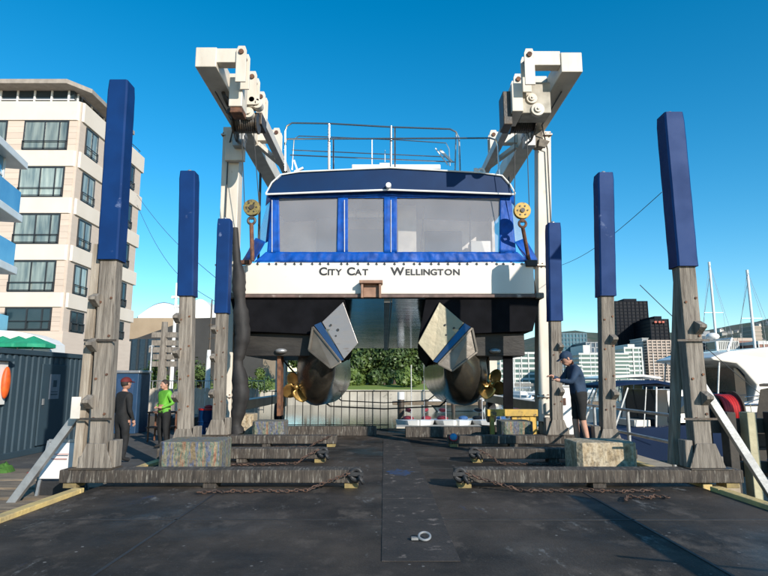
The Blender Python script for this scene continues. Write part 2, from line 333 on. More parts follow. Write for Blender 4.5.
# ------------------------------------------------------------ boat stands: beam + post + blue pad
def stand(side, Y, xb, xt, ztop, zpad, xin, label, lean_plank=True, wpost=.29):
    s = side; xo = xb + s * .42
    t = thing('boat_stand', label, 'boat stand', (xb, Y, 0), 'timber boat stands with blue pads')
    # cross beam
    g = G(); xa, xc = min(xin, xo), max(xin, xo); g.box(xa, xc, Y - .27, Y + .06, .07, .245)
    o = g.build('beam', M['wood_h'], t, bevel=.018)
    for xx in (xin + s * .12, (xin + xo) / 2, xo - s * .14):
        g = G(); g.box(xx - .09, xx + .09, Y - .24, Y + .02, 0, .072); g.build('chock', M['oldyel'] if abs(xx - (xin + xo) / 2) > .1 else M['wood_h'], t, bevel=.006)
    # post
    xz = lambda z: xb + (xt - xb) * (z / ztop)
    g = G(); g.bar((xb, Y, .245), (xz(zpad + .3), Y, zpad + .3), wpost * .86, wpost * .75, up=(0, 1, 0)); g.build('post', M['wood'], t, bevel=.015)
    # pad: a padded sleeve with a bulge and soft corners
    g = G(); N = 16; w2 = wpost / 2 + .008; vs = []; fs = []
    ring = [(-1, -.85), (-.85, -1), (.85, -1), (1, -.85), (1, .85), (.85, 1), (-.85, 1), (-1, .85)]
    for i in range(N + 1):
        z = zpad + (ztop - zpad) * i / N; k = 1 + .008 * math.sin(i * 1.9 + Y) * (0 < i < N) + (.02 if i in (0, N) else 0)
        if i == N: k = .93
        for a, b in ring: vs.append((xz(z) + a * w2 * k + .003 * noise.noise((z * 2, a, Y)), Y + b * w2 * k, z + (.0 if i < N else -.0)))
    for i in range(N):
        for k in range(8): fs.append((i * 8 + k, i * 8 + (k + 1) % 8, (i + 1) * 8 + (k + 1) % 8, (i + 1) * 8 + k))
    fs += [tuple(range(7, -1, -1)), tuple(N * 8 + k for k in range(8))]
    g.add(vs, fs); pad = g.build('pad_cover', M['blue_pad'], t, smooth=True)
    g = G(); g.ball((xt, Y, ztop + .03), .05, 10, 6, (1, 1, .8)); g.build('lifting_eye', M['galv'], t, smooth=True)
    # gusset at the foot
    g = G(); h = .33
    g.prism([(xb - .25, Y - .17, .25), (xb + .25, Y - .17, .25), (xb + .13, Y - .17, .25 + h), (xb - .13, Y - .17, .25 + h)], (0, .03, 0)); g.build('foot_gusset', M['wood'], t, bevel=.006)
    for q in (.15, -.26): g = G(); g.box(xb + q, xb + q + .11, Y - .1, Y + .1, .25, .62 if q * s < 0 else .40); g.build('foot_block', M['wood'], t, bevel=.01)
    g = G(); g.box(xb - .29, xb + .29, Y - .285, Y + .08, .246, .258); g.build('base_plate', M['dark_steel'], t)
    bm_ = None
    for z in (.95, 1.5, 2.05, 2.6):
        if z > zpad - .2: continue
        for q in (-.07, .08):
            g = G(); g.cyl((xz(z) + q, Y - .125, z + q * .4), (xz(z) + q, Y - .10, z + q * .4), .018, 6); g.build('bolt', M['rust'], t)
    # cleats (steps) with their deep undercut
    for z in ((1.15, 1.95, 2.6) if s < 0 else (1.2, 2.2)):
        if z > zpad - .3: continue
        x = xz(z); sx = x - .13 if s < 0 else x + .07
        g = G()
        g.prism([(sx - .05, Y - .11, z + .10), (sx - .05, Y - .27, z + .03), (sx - .05, Y - .27, z - .01), (sx - .05, Y - .11, z - .10)], (.10, 0, 0)); g.build('cleat', M['wood'], t, bevel=.005)
    if lean_plank:
        xx = xb + (-.30 if s < 0 else -.28) ; xp = xt + (-.17 if s < 0 else .24); zt = zpad + .25 if s < 0 else zpad + .95
        yy = Y + (-.0 if s < 0 else .24)
        g = G(); g.bar((xx, yy, .25), (xz(zt) + (-.20 if s < 0 else .17), yy, zt), .12, .12, up=(0, 1, 0)); g.build('side_plank', M['plank'], t, bevel=.006)
        for z in (.9, 2.0): g = G(); g.box(xz(z) - .26, xz(z) + .2, Y - .155, Y - .14, z, z + .03); g.build('strap', M['dark_steel'], t)
    return t
SA = stand(-1, 8.40, -4.00, -4.10, 6.03, 3.20, -.33, 'nearest boat stand on the left, tall navy pad on a grey timber post')
SE = stand(1, 8.40, 4.47, 4.43, 5.50, 3.10, .98, 'nearest boat stand on the right, navy pad with a pale scuffed face')
SB = stand(-1, 10.85, -3.63, -3.83, 5.48, 3.02, -1.03, 'second boat stand on the left, in front of the men by the fence', False)
SD = stand(1, 10.85, 4.09, 4.32, 5.45, 3.02, 1.55, 'second boat stand on the right, beside the man in the blue cap', False)
SC = stand(-1, 13.30, -3.72, -3.78, 5.22, 2.98, -1.05, 'furthest boat stand on the left, shaded beside the lift leg', False)
SF = stand(1, 13.30, 3.88, 4.02, 5.12, 2.80, 1.42, 'furthest boat stand on the right, in front of the cream lift leg', False)
for st, a, b, nm in ((SA, (-4.12, 8.52, 1.42), (-5.24, 8.45, -.28), 0), (SE, (4.62, 8.52, 1.40), (5.52, 8.45, -.28), 1)):
    g = G(); g.bar(a, b, .11, .09, up=(0, 1, 0)); g.build('diagonal_strut', M['galv'], st, bevel=.006)
# hanging tag on the left stand
g = G(); g.box(-4.38, -4.25, 8.22, 8.235, .92, 1.22); g.build('note_board', M['cabin_panel'], SA, bevel=.003)
# timber rubbing piece across the platform end
g = G(); g.box(.55, 3.9, 15.2, 15.5, .0, .26); tag(g.build('timber_baulk', M['wood_h'], bevel=.02), 'long grey timber baulk on the far end of the deck under the right hull', 'timber')
g = G(); g.box(-3.6, -.2, 15.6, 15.9, .0, .24); tag(g.build('timber_baulk', M['wood_h'], bevel=.02), 'long dark timber baulk on the far end of the deck under the left hull', 'timber')

# ------------------------------------------------------------ chains
def chain(pts, label, r=.022, gap=.052):
    g = G(); P = [Vector(p) for p in pts]; k = 0
    for a, b in zip(P[:-1], P[1:]):
        L = (b - a).length; n = max(1, int(L / gap))
        for i in range(n):
            c = a.lerp(b, (i + .5) / n); d = (b - a).normalized()
            q = d.to_track_quat('X', 'Z').to_matrix() @ Matrix.Rotation(R(90) * (k % 2) + random.uniform(-.3, .3), 3, 'X')
            g.torus(c, .024, .009, q, 8, 4, sc3=(1.35, .8, 1)); k += 1
    return tag(g.build('chain', M['chain'], smooth=True), label, 'chain', 'chains on the deck')
def wig(a, b, n, amp, z=.03):
    a = Vector(a); b = Vector(b); return [a.lerp(b, i / n) + Vector((0, random.uniform(-amp, amp), 0)) for i in range(n + 1)]
chain([(-.45, 8.08, .22), (-.6, 8.02, .17), (-.95, 7.9, .05)] + wig((-1.0, 7.85, .03), (-2.4, 7.75, .03), 12, .05), 'rusty chain trailing from the end of the nearest left beam')
chain([(1.08, 8.08, .22), (1.3, 8.0, .15), (1.7, 7.9, .05)] + wig((1.75, 7.85, .03), (3.6, 7.8, .03), 14, .06), 'rusty chain trailing from the end of the nearest right beam')
chain([(-1.15, 10.54, .24), (-1.4, 10.4, .12)] + wig((-1.5, 10.3, .03), (-3.0, 10.15, .03), 10, .06), 'rusty chain lying in front of the second beam on the left')
chain([(1.65, 10.54, .24), (1.9, 10.4, .12)] + wig((2.0, 10.3, .03), (3.2, 10.2, .03), 10, .06), 'rusty chain lying in front of the second beam on the right')
chain([(-1.15, 13.0, .25), (-1.5, 12.9, .1)] + wig((-1.6, 12.8, .03), (-2.4, 12.7, .03), 6, .05), 'short rusty chain at the furthest left beam end')
chain(wig((2.9, 7.35, .03), (3.5, 7.4, .03), 5, .12), 'loose heap of chain lying on the deck near the right beam')
for x, y, lb in ((-.38, 8.1, 'black shackle lump at the tip of the nearest left beam'), (1.03, 8.1, 'black shackle lump at the tip of the nearest right beam'), (1.60, 10.55, 'black shackle lump at the tip of the second right beam'), (-1.08, 10.55, 'black shackle lump at the tip of the second left beam')):
    g = G(); g.torus((x, y - .0, .19), .07, .03, Matrix.Rotation(R(80), 3, 'X'), 14, 8); g.torus((x + .07, y - .03, .13), .055, .022, Matrix.Rotation(R(60), 3, 'Y'), 12, 6); g.bar((x - .1, y - .02, .2), (x + .1, y - .02, .2), .05)
    tag(g.build('shackle', M['black'], smooth=True), lb, 'shackle', 'shackles on the beam ends')
g = G(); g.ball((1.52, 12.95, .22), .085, 14, 10); g.torus((1.52, 12.95, .22), .085, .014, Matrix.Rotation(R(50), 3, 'X'), 18, 6, mi=1)
tag(g.build('float_ball', [mat('float_blue', (.02, .22, .42), .5), M['red']], smooth=True), 'small blue float ball with a red band on the third right beam', 'float')
g = G(); g.torus((.37, 5.55, .045), .052, .011, Matrix.Rotation(R(25), 3, 'X'), 24, 8); g.box(.25, .315, 5.53, 5.58, .0145, .035)
tag(g.build('mooring_ring', M['galv'], smooth=True), 'steel lifting ring lying on the deck cover plate in the foreground', 'ring')

# ------------------------------------------------------------ concrete blocks
def block(x0, x1, y0, y1, z0, z1, m, label):
    g = G(); c = .07
    pts = [(x0 + c, y0), (x1 - c, y0), (x1, y0 + c), (x1, y1 - c), (x1 - c, y1), (x0 + c, y1), (x0, y1 - c), (x0, y0 + c)]
    g.prism([(x, y, z0) for x, y in pts], (0, 0, z1 - z0)); o = g.build('concrete_block', m, bevel=.02)
    return tag(o, label, 'concrete block', 'concrete keel blocks')
block(-3.52, -2.58, 9.25, 10.1, .0, .50, M['block_paint'], 'large concrete block streaked with blue and rust paint, left of the deck')
block(3.02, 3.95, 9.25, 10.0, .0, .49, M['block_tan'], 'large tan stained concrete block in front of the standing man')
b3 = block(-3.08, -2.34, 13.75, 14.5, .0, .50, M['block_paint'], 'small paint flecked concrete block below the left propeller')
b4 = block(2.75, 3.48, 13.75, 14.5, .0, .50, M['block_paint'], 'small mossy concrete block below the right propeller')
block(-3.75, -3.25, 14.6, 15.2, .0, .62, M['yellow'] if 0 else M['block_tan'], 'brown concrete block in shade behind the left propeller')
t = thing('yellow_trestle', 'yellow steel trestle standing behind the mossy block under the right hull', 'trestle', (3.3, 15.0, 0))
for x in (2.75, 3.75):
    g = G(); g.box(x - .05, x + .05, 14.95, 15.1, 0, .55); g.build('leg', M['yellow'], t, bevel=.008)
g = G(); g.box(2.62, 3.9, 14.9, 15.15, .55, .72); g.build('cross_beam', M['yellow'], t, bevel=.01)
g = G(); g.box(3.25, 3.88, 14.97, 15.07, .1, .55); g.build('side_plate', M['yellow'], t, bevel=.01)

# ------------------------------------------------------------ catamaran
YS = 14.8
boat = thing('catamaran_boat', 'white and blue passenger catamaran lifted out of the water, stern towards us', 'boat', (0, YS, 2))
def mirror(px): return 776 - px
def T(px, py, Y=YS): return W(px, py, Y)
# the two hulls
def sec(Y, k, zt, zb):      # outer->inner section, k = how full
    xs = [(-4.02, 3.55), (-3.80, 2.70), (-1.94, 2.62), (-1.14, 2.06), (-.84, 2.42), (-1.05, 3.55)]
    xs = [(x - .055 * (Y - 14.8) * (i > 2), z) for i, (x, z) in enumerate(xs)]
    return [((x + 2.4) * k - 2.4, Y, z if z > 3.5 else 3.55 - (3.55 - z) * zb) for x, z in xs]
def hull(side):
    g = G(); secs = [sec(YS, 1, 0, 1), sec(18, 1.0, 0, 1.05), sec(21.5, .97, 0, 1.10), sec(25.5, .66, 0, .95), sec(28.6, .10, 0, .6)]
    vs = [(x * side * -1 + .03, y, z) for s_ in secs for x, y, z in s_]; n = 6
    fs = [(i * n + k, i * n + (k + 1) % n, (i + 1) * n + (k + 1) % n, (i + 1) * n + k) for i in range(4) for k in range(n)] + [tuple(range(n)), tuple(range(4 * n, 5 * n))]
    g.add(vs, fs, 0)
    h = g.build('hull', M['blackpaint'], boat, bevel=.02)
    g = G(); x0, x1 = sorted((side * 3.62 + .03, side * (1.9 if side < 0 else 2.35) + .03)); g.box(x0, x1, 15.0, 18.5, 2.07, 2.66); g.build('lower_transom', M['hullgrey'], boat, bevel=.015)
    # deep keel body
    g = G(); st = [(14.66, .30, 2.02, .22), (15.0, .52, 1.82, .50), (15.5, .72, 1.66, .72), (16.1, .82, 1.60, .84), (17, .84, 1.60, .86), (20, .90, 1.62, .92), (24, .70, 1.7, .85), (27.5, .30, 2.1, .7), (28.6, .05, 2.5, .4)]
    n = 24; vs = []
    for Y, rw, zc, rh in st:
        cx = (1.88 if side < 0 else 2.18) - .40 * max(0, min(1, (15.7 - Y) / 1.0)) ** 1.3
        for k in range(n):
            a = 2 * math.pi * k / n; c, s_ = math.cos(a), math.sin(a)
            vs.append((side * (cx + rw * (.70 if side < 0 else .82) * (abs(c) ** .95) * (1 if c > 0 else -1)) + .03, Y, zc + rh * abs(s_) * (1 if s_ > 0 else -1) + (.5 if s_ > .3 else 0)))
    fs = [(i * n + k, i * n + (k + 1) % n, (i + 1) * n + (k + 1) % n, (i + 1) * n + k) for i in range(len(st) - 1) for k in range(n)] + [tuple(range(n)), tuple(range((len(st) - 1) * n, len(st) * n))]
    g.add(vs, fs); g.build('keel_body', M['antifoul'], boat, smooth=True)
    f = (lambda q: q) if side < 0 else mirror
    Q = lambda px, py, Y: W(f(px), py, Y)
    # bare stern plate, its lower edge coloured like reflected sky and the framed panel beneath
    g = G(); PL = [(343, 302), (322, 322), (344, 359), (358, 343)] if side < 0 else [(439.5, 302), (464, 323), (433, 361), (418, 343)]
    g.prism([W(a, b, y) for (a, b), y in zip(PL, (14.70, 14.70, 14.55, 14.55))], (0, .05, 0)); pl = g.build('stern_plate', M['alu'] if side < 0 else M['alu_gold'], boat, bevel=.01)
    g = G()
    for px, py in ((331, 325), (338, 330), (336, 336)) if side < 0 else ((331, 325), (322, 328), (330, 335)): a = Q(px, py, 14.66); g.cyl(a + Vector((0, -.04, 0)), a + Vector((0, .02, 0)), .035 if py == 330 else .025, 12)
    g.build('bolt_hole', M['black'], boat)
    g = G(); ST = [(321, 322), (314, 325), (340, 361), (344, 360)] if side < 0 else [(464.5, 323), (471, 327), (437, 363), (433, 361.5)]
    g.prism([W(a, b, y) for (a, b), y in zip(ST, (14.66, 14.62, 14.50, 14.52))], (0, .04, 0)); g.build('stern_strip', M['striptop'], boat, bevel=.006)
    LP = [(313, 327), (309, 350), (331, 368), (341, 362)] if side < 0 else [(472, 328), (477, 352), (452, 371), (438, 364)]
    C = [W(a, b, y) for (a, b), y in zip(LP, (14.60, 14.62, 14.48, 14.48))]
    g = G(); g.prism(C, (0, .06, 0)); g.build('lower_plate', M['alu_dark'], boat, bevel=.01)
    g = G()
    for a, b in zip(C, C[1:] + C[:1]): g.bar(a + Vector((0, -.02, 0)), b + Vector((0, -.02, 0)), .055, .05)
    g.build('plate_frame', M['alu_dark'], boat, bevel=.008)
    # anode, rudder, shaft, propeller
    g = G(); a = Q(281, 351, 14.96); g.ball(a, .13, 14, 8, (1.2, 1, .55)); g.build('anode', M['galv'], boat, smooth=True)
    a = Q(279 if side < 0 else 268, 357, 15.2); b = Q(279 if side < 0 else 268, 416, 15.2)
    g = G(); wd = .05 if side < 0 else .13
    g.hexa([b + Vector((-wd, -.05, 0)), b + Vector((wd, -.05, 0)), b + Vector((.03, .45, 0)), b + Vector((-.03, .45, 0))], [a + Vector((-wd, -.05, .3)), a + Vector((wd, -.05, .3)), a + Vector((.03, .5, .3)), a + Vector((-.03, .5, .3))])
    g.build('rudder', M['rust'] if side < 0 else M['blackpaint'], boat, bevel=.01)
    pc = Q(297 if side < 0 else 285, 387 if side < 0 else 384, 15.75)
    pr = G(); pr.cyl(pc + Vector((0, -.12, 0)), pc + Vector((0, .14, 0)), .075, 16); pr.ball(pc + Vector((0, -.13, 0)), .07, 12, 8)
    pro = pr.build('propeller', M['bronze'], boat, smooth=True)
    for k in range(4):
        ang = R(90) * k + R(28 if side < 0 else 60); g = G(); vs = []; n1, n2 = 8, 6; RB = .44
        for i in range(n1 + 1):
            r = .06 + (RB - .06) * i / n1; t_ = i / n1; wdt = .25 * math.sin(math.pi * min(.97, .18 + .80 * t_)) ** .7 + .01
            for j in range(n2 + 1):
                s_ = (j / n2 - .5) * 2 * wdt; pt = R(50 - 25 * t_)
                tx = s_ * math.cos(pt); ty = s_ * math.sin(pt) + .04 * t_
                th = ang + tx / max(r, .15); vs.append((pc.x + r * math.cos(th), pc.y + ty * (1 if side < 0 else -1), pc.z + r * math.sin(th)))
        m_ = n2 + 1; fs = [(i * m_ + j, i * m_ + j + 1, (i + 1) * m_ + j + 1, (i + 1) * m_ + j) for i in range(n1) for j in range(n2)]
        g.add(vs, fs); bl = g.build('blade', M['bronze'], pro, smooth=True, fix=False); sm = bl.modifiers.new('s', 'SOLIDIFY'); sm.thickness = .02
        bl.matrix_parent_inverse = Matrix.Identity(4); bl.matrix_parent_inverse = Matrix.Identity(4)
    g = G(); g.tube([pc + Vector((0, .1, 0)), pc + Vector((-side * .0, 2.2, .35))], .035, 10); g.build('shaft', M['alu_dark'], boat, smooth=True)
    g = G(); s0 = pc + Vector((0, .3, .05)); g.hexa([s0 + Vector((-.02, -.1, 0)), s0 + Vector((.02, -.1, 0)), s0 + Vector((.02, .1, 0)), s0 + Vector((-.02, .1, 0))], [s0 + Vector((-.02, -.05, 1.0)), s0 + Vector((.02, -.05, 1.0)), s0 + Vector((.02, .2, 1.0)), s0 + Vector((-.02, .2, 1.0))]); g.build('shaft_strut', M['alu_dark'], boat)
M['striptop'] = mat('polished_strip', (.08, .13, .20), .12, .8, scale=2)  # blue tint puts the sky's reflection into the base colour
M['alu_gold'] = mat('olive_aluminium', (.22, .195, .13), .34, .35, c2=(.20, .17, .11), scale=1.8, bump=.2)
hull(-1); hull(1)
# tunnel between the hulls
g = G(); g.prism([(-1.2, 14.85, 3.54), (1.26, 14.85, 3.54), (2.0, 28, 2.98), (-1.94, 28, 2.98)], (0, 0, .08)); g.build('tunnel_ceiling', M['ceiling'], boat)
g = G(); g.bar((.08, 14.88, 3.50), (.08, 28, 2.94), .16, .10); g.bar((.2, 14.88, 3.5), (.2, 28, 2.94), .03, .08); g.build('keelson', M['alu_dark'], boat)
# white stern
g = G(); b0 = W(244, 297, YS); b1 = W(535, 297, YS); t0 = W(243, 263, YS); t1 = W(533, 263, YS)
zb, zt = 3.66, t0.z
def ring(xa, xb, y, z): return [(xa, y, z), (xb, y, z)]
prof = [(b0.x, YS + .03), (b0.x + .03, YS), (b1.x - .03, YS), (b1.x, YS + .03), (b1.x - .1, 24), (2.6, 29), (-2.5, 29), (b0.x + .1, 24)]
g.prism([(x, y, zb) for x, y in prof], (0, 0, zt - zb)); up = g.build('topsides', M['gelcoat'], boat, bevel=.03)
g = G(); g.hexa([(b0.x - .12, YS + .02, zb), (b0.x, YS - .0, zb), (b0.x, YS + 1.2, zb), (b0.x - .12, YS + 1.2, zb)], [(b0.x - .16, YS + .1, zt - .05), (b0.x + .0, YS, zt - .05), (b0.x, YS + 1.2, zt - .05), (b0.x - .16, YS + 1.2, zt - .05)]); g.build('corner_fairing', M['gelcoat'], boat, bevel=.03)
g = G(); g.prism([(-4.0, YS - .10, 3.555), (4.07, YS - .10, 3.555), (4.07, 24, 3.555), (-4.0, 24, 3.555)], (0, 0, .085)); g.build('rub_rail', mat('worn_rub_rail', (.16, .10, .085), .6, c2=(.09, .06, .05), scale=5, c3=(.40, .36, .32), scale3=3, t3=(.6, .7)), boat, bevel=.02)
for x in (-3.95, 4.02):
    g = G(); g.box(x - .1, x + .1, YS - .16, YS + .25, 3.53, 3.68); g.build('corner_bumper', M['wood'], boat, bevel=.03)
g = G(); g.box(t0.x - .08, t0.x + .22, YS - .08, YS + .1, zt - .04, zt + .07); g.build('fairlead', M['rust'], boat, bevel=.02)
g = G(); g.box(t1.x - .2, t1.x + .10, YS - .08, YS + .1, zt - .10, zt + .07); g.build('fairlead', M['black'], boat, bevel=.02)
# hatch box below the name
hb = W(371, 288, YS - .25); g = G(); g.box(hb.x - .30, hb.x + .30, YS - .30, YS, hb.z + .12, hb.z + .20); g.box(hb.x - .26, hb.x - .20, YS - .25, YS, hb.z - .25, hb.z + .12); g.box(hb.x + .20, hb.x + .26, YS - .25, YS, hb.z - .25, hb.z + .12); g.box(hb.x - .2, hb.x + .2, YS - .12, YS, hb.z - .22, hb.z + .12)
g.build('step_box', mat('brown_step', (.30, .17, .11), .6, c2=(.20, .11, .07), scale=6), boat, bevel=.01)
# boat's name, small capitals
def text(s, size, loc, m, parent, name='lettering', rot=(R(90), 0, 0), xs=1, off=0, ext=.003, align='LEFT'):
    c = bpy.data.curves.new(name, 'FONT'); c.body = s; c.size = size; c.extrude = ext; c.offset = off; c.align_x = align
    o = bpy.data.objects.new('tmp', c); COL.objects.link(o); bpy.context.view_layer.update()
    me = bpy.data.meshes.new_from_object(o.evaluated_get(bpy.context.evaluated_depsgraph_get())); bpy.data.objects.remove(o)
    me.materials.clear(); me.materials.append(m)
    wd = max(v.co.x for v in me.vertices) - min(v.co.x for v in me.vertices)
    me.transform(Matrix.Translation(Vector(loc)) @ Matrix.Rotation(rot[2], 4, 'Z') @ Matrix.Rotation(rot[0], 4, 'X') @ Matrix.Diagonal((xs, 1, 1, 1)))
    n = bpy.data.objects.new(name, me); COL.objects.link(n)
    if parent: part_of(n, parent)
    return n, wd * xs
def smallcaps(words, x0, x1, z, hcap, hsm, y, m, parent):
    runs = []; x = 0; xs = 1.45
    for wi, wd in enumerate(words):
        if wi: x += hcap * .75
        for i, ch in enumerate(wd):
            s = (hcap if i == 0 else hsm) / .70
            runs.append((ch, s, x)); o, ww = text(ch, s, (0, 0, 0), m, None, 'tmp', xs=xs, off=.0); me = o.data
            bpy.data.objects.remove(o); x += ww + hcap * .22
    k = (x1 - x0) / x; g = G()
    objs = []
    for ch, s, xx in runs:
        o, _ = text(ch, s, (x0 + xx * k, y, z), m, None, 'tmp', xs=xs * k, off=.007 * s / .2)
        vs = [v.co.copy() for v in o.data.vertices]; g.add(vs, [tuple(p.vertices) for p in o.data.polygons]); bpy.data.objects.remove(o)
    return g.build('lettering', m, parent, fix=False)
zl = W(340, 275, YS).z
M['letter'] = mat('black_letters', (.02, .02, .022), .5)
o = smallcaps(['CITY', 'CAT'], W(319, 270, YS).x, W(369, 270, YS).x, zl, .20, .155, YS - .004, M['letter'], boat); o['label'] = 'black lettering CITY CAT on the white stern'
o = smallcaps(['WELLINGTON'], W(391, 270, YS).x, W(460, 270, YS).x, zl, .20, .155, YS - .004, M['letter'], boat); o['label'] = 'black lettering WELLINGTON on the white stern'

# cabin behind the covers
zr = W(390, 190, 15.0).z
g = G(); bw = W(515, 262, 15).x
g.box(-3.25, 3.3, 17.6, 17.7, zt, zr - .05); g.box(-3.3, -3.22, 17.0, 24, zt, zr - .05); g.box(3.28, 3.36, 17.0, 24, zt, zr - .05); g.build('cabin_wall', M['cabin_in'], boat)
g = G(); g.box(-3.4, 3.45, 14.9, 24, zt - .01, zt + .03); g.build('cockpit_deck', M['cabin_in'], boat)
a = W(425, 253, 17.5); b = W(462, 232, 17.5); g = G(); g.box(a.x, b.x, 17.54, 17.58, a.z - .3, b.z + .05); g.build('cabin_window', M['glass'], boat, bevel=.02)
a = W(398, 252, 16.2); b = W(416, 196, 16.2); g = G(); g.box(a.x, b.x, 16.2, 16.26, zt, b.z + .1); g.build('door_leaf', M['cabin_panel'], boat, bevel=.01)
a = W(316, 252, 17.4); b = W(345, 212, 17.4); g = G(); g.box(a.x, b.x, 17.35, 17.55, zt, b.z); g.build('cabin_door', M['glass'], boat, bevel=.01)
a = W(350, 253, 17.4); b = W(384, 232, 17.4); g = G(); g.box(a.x, b.x, 17.0, 17.5, zt, b.z); g.build('bench_back', M['container'], boat, bevel=.03)
a = W(348, 214, 16.4); b = W(386, 214, 16.4); g = G(); g.tube([a, b], .10, 10); g.build('rolled_awning', M['cabin_panel'], boat, smooth=True)
g = G(); a = W(470, 232, 17); g.box(a.x, a.x + .6, 16.9, 17.5, zt, a.z - .3); g.build('locker', M['white'], boat, bevel=.02)
g = G(); a = W(486, 233, 17.3); g.tube([W(356, 198, 16), W(356, 222, 16)], .012, 6); g.tube([W(379, 198, 16), W(379, 222, 16)], .012, 6); g.tube([W(470, 205, 16.4), W(470, 253, 16.4)], .02, 8); g.tube([W(424, 205, 16.4), W(421, 253, 16.4)], .02, 8)
g.build('grab_pole', M['black'], boat)
# roof
def roofsec(Y, inset=0, dz=0):
    L = [(266, 194), (272, 183), (281, 175), (300, 172), (390, 168), (480, 173), (502, 176), (510, 185), (515, 194), (450, 191.5), (390, 189.5), (330, 191.5)]
    o = []
    for px, py in L:
        p = W(px, py, 14.85); o.append((p.x * (1 - inset), Y, p.z + dz))
    return o
s0 = roofsec(14.85); n = len(s0); g = G()
rings = [roofsec(14.85, .012, -.0), roofsec(16, 0, .0), roofsec(23.5, .03, -.02), roofsec(25, .2, -.12)]
vs = [p for r_ in rings for p in r_]
fs = [(i * n + k, i * n + (k + 1) % n, (i + 1) * n + (k + 1) % n, (i + 1) * n + k) for i in range(3) for k in range(n)] + [tuple(range(n)), tuple(range(3 * n, 4 * n))]
g.add(vs, fs); g.build('roof', M['roofblue'], boat)
g = G(); g.tube([Vector(p) + Vector((0, -.03, .0)) for p in s0[:9]], .022, 6); g.build('roof_edge_trim', M['white'], boat, smooth=True)
g = G(); g.tube([Vector(p) + Vector((0, -.03, -.02)) for p in [s0[8], s0[9], s0[10], s0[11], s0[0]]], .027, 6); g.build('roof_lower_trim', M['white'], boat, smooth=True)
a = W(387, 187, 14.78); g = G(); g.cyl(a + Vector((.04, -.12, .02)), a + Vector((.04, .05, .02)), .07, 14); g.build('stern_lamp', M['white'], boat, smooth=True)
# blue covers: wavy strips
def strip(c00, c10, c11, c01, nx, nz, amp, fr, name, m, parent=boat, phase=0):
    g = G(); vs = []
    for j in range(nz + 1):
        for i in range(nx + 1):
            a, b = i / nx, j / nz
            p = (Vector(c00) * (1 - a) + Vector(c10) * a) * (1 - b) + (Vector(c01) * (1 - a) + Vector(c11) * a) * b
            wv = amp * (.4 * math.sin(a * fr + phase + 2 * noise.noise((p.x * 1.3, 0, phase))) + 1.6 * noise.noise((p.x * 6, b * 1.2, phase)) + .9 * noise.noise((p.x * 14, b * 2, phase + 5)))
            vs.append(p + Vector((0, wv - .01, 0)))
    m_ = nx + 1; g.add(vs, [(j * m_ + i, j * m_ + i + 1, (j + 1) * m_ + i + 1, (j + 1) * m_ + i) for j in range(nz) for i in range(nx)])
    o = g.build(name, m, parent, smooth=True, fix=False); sm = o.modifiers.new('s', 'SOLIDIFY'); sm.thickness = .012; return o
def CV(px, py, dy=0):       # on the slanting plane of the cover
    return W(px, py, 14.90 + .12 * (262 - py) / 70 + dy)
strip(CV(254, 262), CV(529, 262), CV(517, 252), CV(266, 252), 170, 4, .016, 75, 'cover_skirt', M['vinyl'])
strip(CV(268, 198), CV(512, 198), CV(512, 190, .03), CV(268, 190, .03), 120, 3, .008, 70, 'cover_valance', M['vinyl'])
for x0, x1, x2, x3 in ((267, 280, 279, 272), (337, 344, 344, 338), (342, 348, 348, 342), (384, 390, 390, 384), (390, 397, 397, 390), (499, 516, 511, 500)):
    strip(CV(x0, 253), CV(x1, 253), CV(x2, 197), CV(x3, 197), 8, 14, .004, 6, 'cover_strip', M['vinyl'], phase=x0)
for x0, x1 in ((279, 338), (347, 385), (396, 500)):
    g = G(); g.prism([CV(x0, 253, .03), CV(x1, 253, .03), CV(x1, 196, .03), CV(x0, 196, .03)], (0, .006, 0)); g.build('clear_window', M['clearvinyl'], boat)
for s_, f in ((-1, lambda q: q), (1, lambda q: 781 - q)):      # returning side flaps
    P_ = lambda px, py, Y: W(f(px), py, Y)
    strip(P_(254, 262, 14.9), P_(243, 260, 15.7), P_(256, 238, 15.7), P_(266, 242, 14.95), 14, 5, .02, 14, 'cover_flap', M['vinyl'])
    strip(P_(270, 240, 14.95), P_(266, 243, 15.1), P_(271, 196, 15.1), P_(275, 196, 15.0), 6, 10, .004, 5, 'cover_flap', M['vinyl'])
    g = G(); g.prism([P_(268, 242, 15.0), P_(257, 239, 15.7), P_(267, 205, 15.7), P_(272, 200, 15.05)], (0, .01, 0)); g.build('clear_window', M['clearvinyl'], boat)
    strip(P_(273, 199, 15.05), P_(266, 206, 15.7), P_(267, 196, 15.7), P_(273, 192, 15.05), 6, 2, .004, 5, 'cover_flap', M['vinyl'])
g = G()
for i in range(30): p = W(258 + i * 9.1 + random.uniform(-2.5, 2.5), 263.5, YS - .01); g.cyl(p + Vector((0, -.02, 0)), p + Vector((0, .03, 0)), .022, 8); g.bar(p + Vector((-.02, -.015, 0)), p + Vector((.03, -.015, -.03)), .02)
stuff(g.build('canvas_fastener', M['black'], boat))
g = G()
for x in (344.5, 391, 272): g.tube([CV(x, 200, -.03), CV(x, 252, -.03)], .009, 6)
g.build('cover_zip', M['white'], boat)
